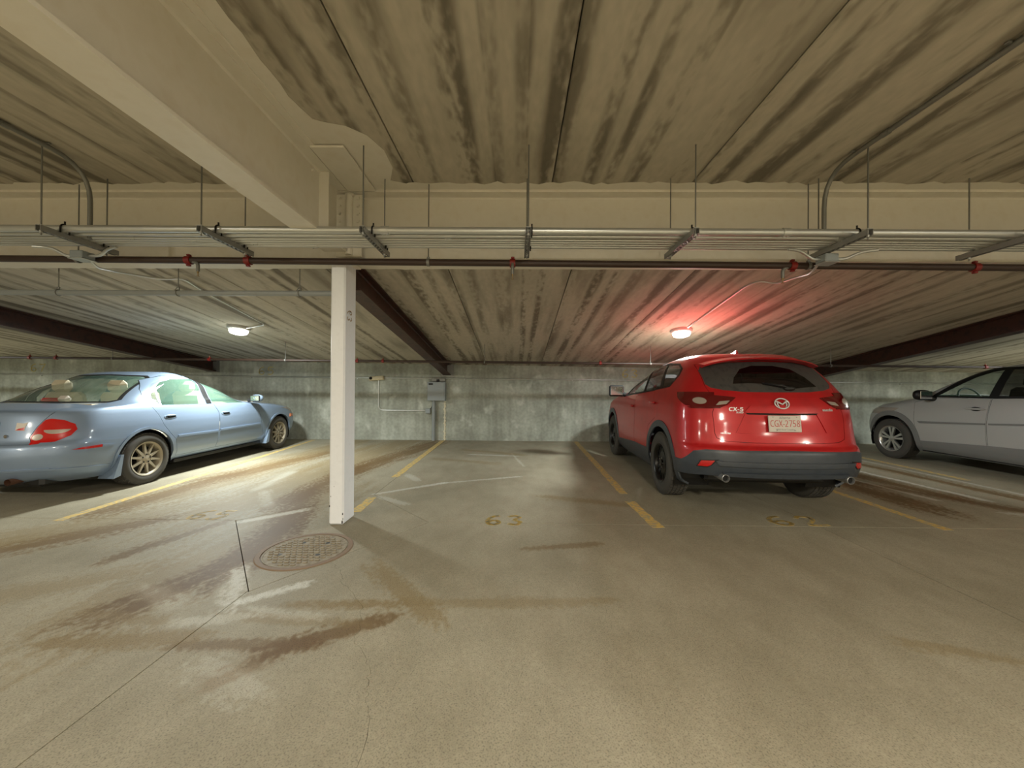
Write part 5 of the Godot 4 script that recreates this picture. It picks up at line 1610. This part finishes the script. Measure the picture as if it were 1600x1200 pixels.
func build_suv_silver() -> void:
	var t := base("suv", Vector3(7.64, 0, -4.31))
	tag(t, "silver grey SUV at the right with two-tone alloy wheels", "car", "parked cars")
	var sk := make_skin([[.2, -3.38, .7, .78], [.28, -3.5, .82, .85], [.38, -3.55, .9, .89], [.5, -3.58, .93, .905], [.62, -3.58, .93, .91], [.74, -3.55, .91, .91], [.85, -3.48, .89, .905], [.95, -3.3, .87, .895], [1.03, -2.95, .85, .88], [1.09, -2.62, .83, .865], [1.13, -2.44, .82, .85], [1.2, -2.33, .79, .825], [1.3, -2.16, .73, .785], [1.4, -1.98, .65, .74], [1.5, -1.78, .56, .69], [1.56, -1.62, .48, .645], [1.60, -1.42, .40, .58], [1.635, -1.1, .25, .47], [1.655, -.7, 0, .28]], [0.75, 0.34], [0.5, 0.4], 2.3, 2.6, 0.03)
	var FA := -2.71; var cy := 0.35; var ra := 0.415
	for s in [1.0, -1.0]:
		for z in [0.0, FA]:
			cut(sk, "hole", "side", s, circle(z, cy, ra), 0.05)
		cut(sk, "fw%d" % s, "side", s, [[-1.99, 1.135], [-1.72, 1.325], [-1.56, 1.43], [-1.40, 1.50], [-1.27, 1.525], [-1.31, 1.14]])
		cut(sk, "rw%d" % s, "side", s, [[-1.20, 1.145], [-1.17, 1.53], [-.55, 1.525], [-.20, 1.50], [-.18, 1.18]])
		cut(sk, "qw%d" % s, "side", s, [[-.10, 1.19], [-.12, 1.49], [.20, 1.42], [.32, 1.30], [.30, 1.22]])
		cut(sk, "dlo%d" % s, "side", s, [[-2.10, 1.11], [-1.92, 1.26], [-1.74, 1.42], [-1.58, 1.53], [-1.42, 1.565], [-.55, 1.565], [-.15, 1.535], [.25, 1.44], [.38, 1.30], [.35, 1.20], [-1.15, 1.115]])
		for z in [0.0, FA]:
			for p in arch_ring(z, cy, ra - 0.01, ra + 0.085):
				cut(sk, "arch", "side", s, p)
		cut(sk, "sill", "side", s, [[-2.35, .375], [-1.28, .435], [-.35, .47], [-.35, .1], [-2.35, .1]], 0.0)
		cut(sk, "low", "side", s, [[-3.05, .42], [-4.0, .42], [-4.0, .1], [-3.05, .1]], 0.0)
		panel(sk, "fd%d" % s, "side", s, [[-2.31, 1.02], [-2.10, 1.10], [-1.27, 1.115], [-1.30, .74], [-1.29, .42], [-2.24, .36], [-2.30, .70]])
		panel(sk, "rd%d" % s, "side", s, [[-1.26, 1.115], [.12, 1.17], [.05, .95], [-.25, .80], [-.48, .6], [-.50, .44], [-1.28, .42], [-1.29, .74]])
		var f := func(a: Array) -> Array: return a if s > 0 else flip(a)
		cut(sk, "head%d" % s, "front", 1, f.call([[.40, .72], [.95, .80], [.95, .92], [.45, .82]]), 0.02)
		cut(sk, "tail%d" % s, "rear", 1, f.call([[.45, .95], [1.0, .95], [1.0, 1.10], [.5, 1.05]]), 0.1)
	cut(sk, "screen", "front", 1, both([[0, 1.16], [.70, 1.14], [.58, 1.52], [0, 1.56]]))
	cut(sk, "back", "rear", 1, both([[0, 1.15], [.62, 1.17], [.55, 1.48], [0, 1.52]]))
	cut(sk, "low", "front", 1, both([[0, .1], [1.0, .1], [1.0, .40], [0, .50]]), 0.02)
	cut(sk, "grille", "front", 1, both([[0, .66], [.42, .70], [.42, .80], [0, .80]]), 0.05)
	cut(sk, "bump", "rear", 1, both([[0, .1], [1.0, .1], [1.0, .5], [0, .56]]), 0.02)
	panel(sk, "hood", "top", 1, both([[0, -1.9], [.72, -2.05], [.74, -2.9], [.55, -3.2], [0, -3.4]]), 0.004, 0.5)
	finish_body(sk, t, M.silver, [0.20, -3.2, 0.75, FA])
	for s in [1.0, -1.0]:
		var fd := emit(sk, "fd%d" % s, "front_door", M.silver, t)
		emit(sk, "fw%d" % s, "window", M.glass, fd, -0.002, 0.0)
		var rd := emit(sk, "rd%d" % s, "rear_door", M.silver, t)
		emit(sk, "rw%d" % s, "window", M.glass_dark, rd, -0.002, 0.0)
		emit(sk, "qw%d" % s, "quarter_window", M.glass_dark, t, -0.002, 0.0)
		emit(sk, "dlo%d" % s, "window_trim", M.black_trim, t, 0.001)
		emit(sk, "head%d" % s, "headlamp", M.tail_clear, t, 0.003, 0.01)
		emit(sk, "tail%d" % s, "tail_lamp", M.tail_red, t, 0.003, 0.01)
		for h in [[[-2.20, .672], [-1.30, .732], [-1.30, .755], [-2.24, .705]], [[-1.26, .735], [-.50, .79], [-.50, .815], [-1.26, .758]]]:
			var key := "mold%f%d" % [h[0][0], s]
			lay(sk, key, "side", s, h)
			emit(sk, key, "side_molding", M.cladding_silver, fd if h[0][0] < -2 else rd, 0.010, 0.012)
		for h in [[-1.43, .952, fd], [-.25, 1.0, rd]]:
			var q := on_skin(sk, "side", s, Vector2(h[0], h[1]))
			var hd := put(ellipsoid(q[0] + Vector3(s * 0.022, 0.004, 0), Vector3(0.014, 0.016, 0.125), Basis.IDENTITY, 0.8), "handle", M.silver, h[2])
			put(ellipsoid(q[0], Vector3(0.006, 0.035, 0.07)), "handle_cup", M.black_trim, hd)
		var mq := Vector3(s * 1.0, 1.145, -2.08)
		var mir := put(ellipsoid(mq, Vector3(0.12, 0.085, 0.075), Basis.IDENTITY, 0.75), "door_mirror", M.black_trim, t)
		var mb := MB.new()
		mb.tube([Vector3(s * 0.84, 1.08, -2.02), Vector3(s * 0.94, 1.10, -2.06)], 0.04, 8)
		put(mb, "mirror_arm", M.black_trim, mir)
		mb = MB.new()
		mb.box(mq + Vector3(0, 0, 0.07), Vector3(0.19, 0.125, 0.01), 0.004)
		put(mb, "mirror_glass", M.chrome, mir)
		mb = MB.new()
		mb.tube(fit([Vector3(s * 0.55, 1.60, -1.0), Vector3(s * 0.56, 1.665, -0.85), Vector3(s * 0.56, 1.685, -0.3), Vector3(s * 0.55, 1.66, 0.1), Vector3(s * 0.53, 1.58, 0.25)]), 0.018, 8)
		put(mb, "roof_rail", M.black_trim, t)
	emit(sk, "arch", "arch_trim", M.cladding_silver, t, 0.010, 0.02)
	emit(sk, "sill", "sill_cladding", M.cladding_silver, t, 0.008, 0.02)
	emit(sk, "low", "front_bumper_trim", M.cladding, t, 0.006, 0.015)
	emit(sk, "bump", "rear_bumper", M.cladding, t, 0.006, 0.015)
	emit(sk, "grille", "grille", M.black_trim, t, 0.0, 0.0)
	emit(sk, "hood", "hood", M.silver, t)
	emit(sk, "screen", "windscreen", M.glass, t, -0.002, 0.0)
	emit(sk, "back", "rear_window", M.glass_dark, t, -0.002, 0.0)
	wheels_and_wells(t, [0.0, FA], 0.35, 0.90, 0.35, 0.222, 0.225, 0.415, "alloy")
	cabin(t, [-1.3, -0.3], M.grey_seat, M.black_trim, 0.42, 1.12)

# ---------------------------------------------------------------- the scene
func _ready() -> void:
	var cam := Camera3D.new()
	cam.name = "camera"
	add_child(cam)
	cam.position = Vector3(0, 1.25, 0)
	cam.fov = 90.0
	cam.near = 0.05; cam.far = 80.0
	cam.rotation_order = EULER_ORDER_YXZ
	cam.rotation = Vector3(atan(3.0 / 600.0), atan(8.0 / 600.0), 0.0065)
	cam.current = true
	var env := Environment.new()
	env.background_mode = Environment.BG_COLOR
	env.background_color = Color(0.0, 0.0, 0.0)
	env.tonemap_mode = Environment.TONE_MAPPER_LINEAR
	env.tonemap_exposure = 2.5
	env.sdfgi_enabled = true; env.ssao_enabled = true; env.ssil_enabled = true
	var we := WorldEnvironment.new()
	we.name = "world_environment"
	we.environment = env
	add_child(we)
	var cool := Color(0.97, 1.0, 0.985); var warm := Color(1.0, 0.97, 0.90)
	make_materials()
	M.silver_trim = mat(0.50, 0.55, 0.62, 0.35, 0.4)
	M.cladding_silver = mat(0.46, 0.46, 0.455, 0.5)
	car_materials()
	# lamps: two above the stalls, a row over the aisle at and behind the camera
	var slope := atan(0.138)
	ceiling_lamp(Vector3(-4.3, rear_soffit(-4.3, 5.87), -5.87), slope, cool, 6.0, "round glowing ceiling lamp right of the blue sedan's roof")
	ceiling_lamp(Vector3(2.46, rear_soffit(2.46, 5.8), -5.8), slope, cool, 6.2, "round glowing ceiling lamp directly above the red car")
	for x in [-5.8, 0.9, 7.6]:
		for z in [2.4, 7.2]:
			ceiling_lamp(Vector3(x, FRONT_SOFFIT, z), 0.0, warm, 13.5, "round ceiling lamp over the aisle behind the camera")
	ceiling_lamp(Vector3(9.3, rear_soffit(9.3, 5.8), -5.8), slope, cool, 6.2, "round ceiling lamp above the silver SUV, out of view")
	ceiling_lamp(Vector3(-10.9, rear_soffit(-10.9, 5.8), -5.8), slope, cool, 6.2, "round ceiling lamp far left of the blue sedan, out of view")
	build_floor()
	build_shell()
	build_steel()
	build_suv_red()
	build_sedan()
	build_suv_silver()
	build_rack()
	build_wall_things()
	build_markings()
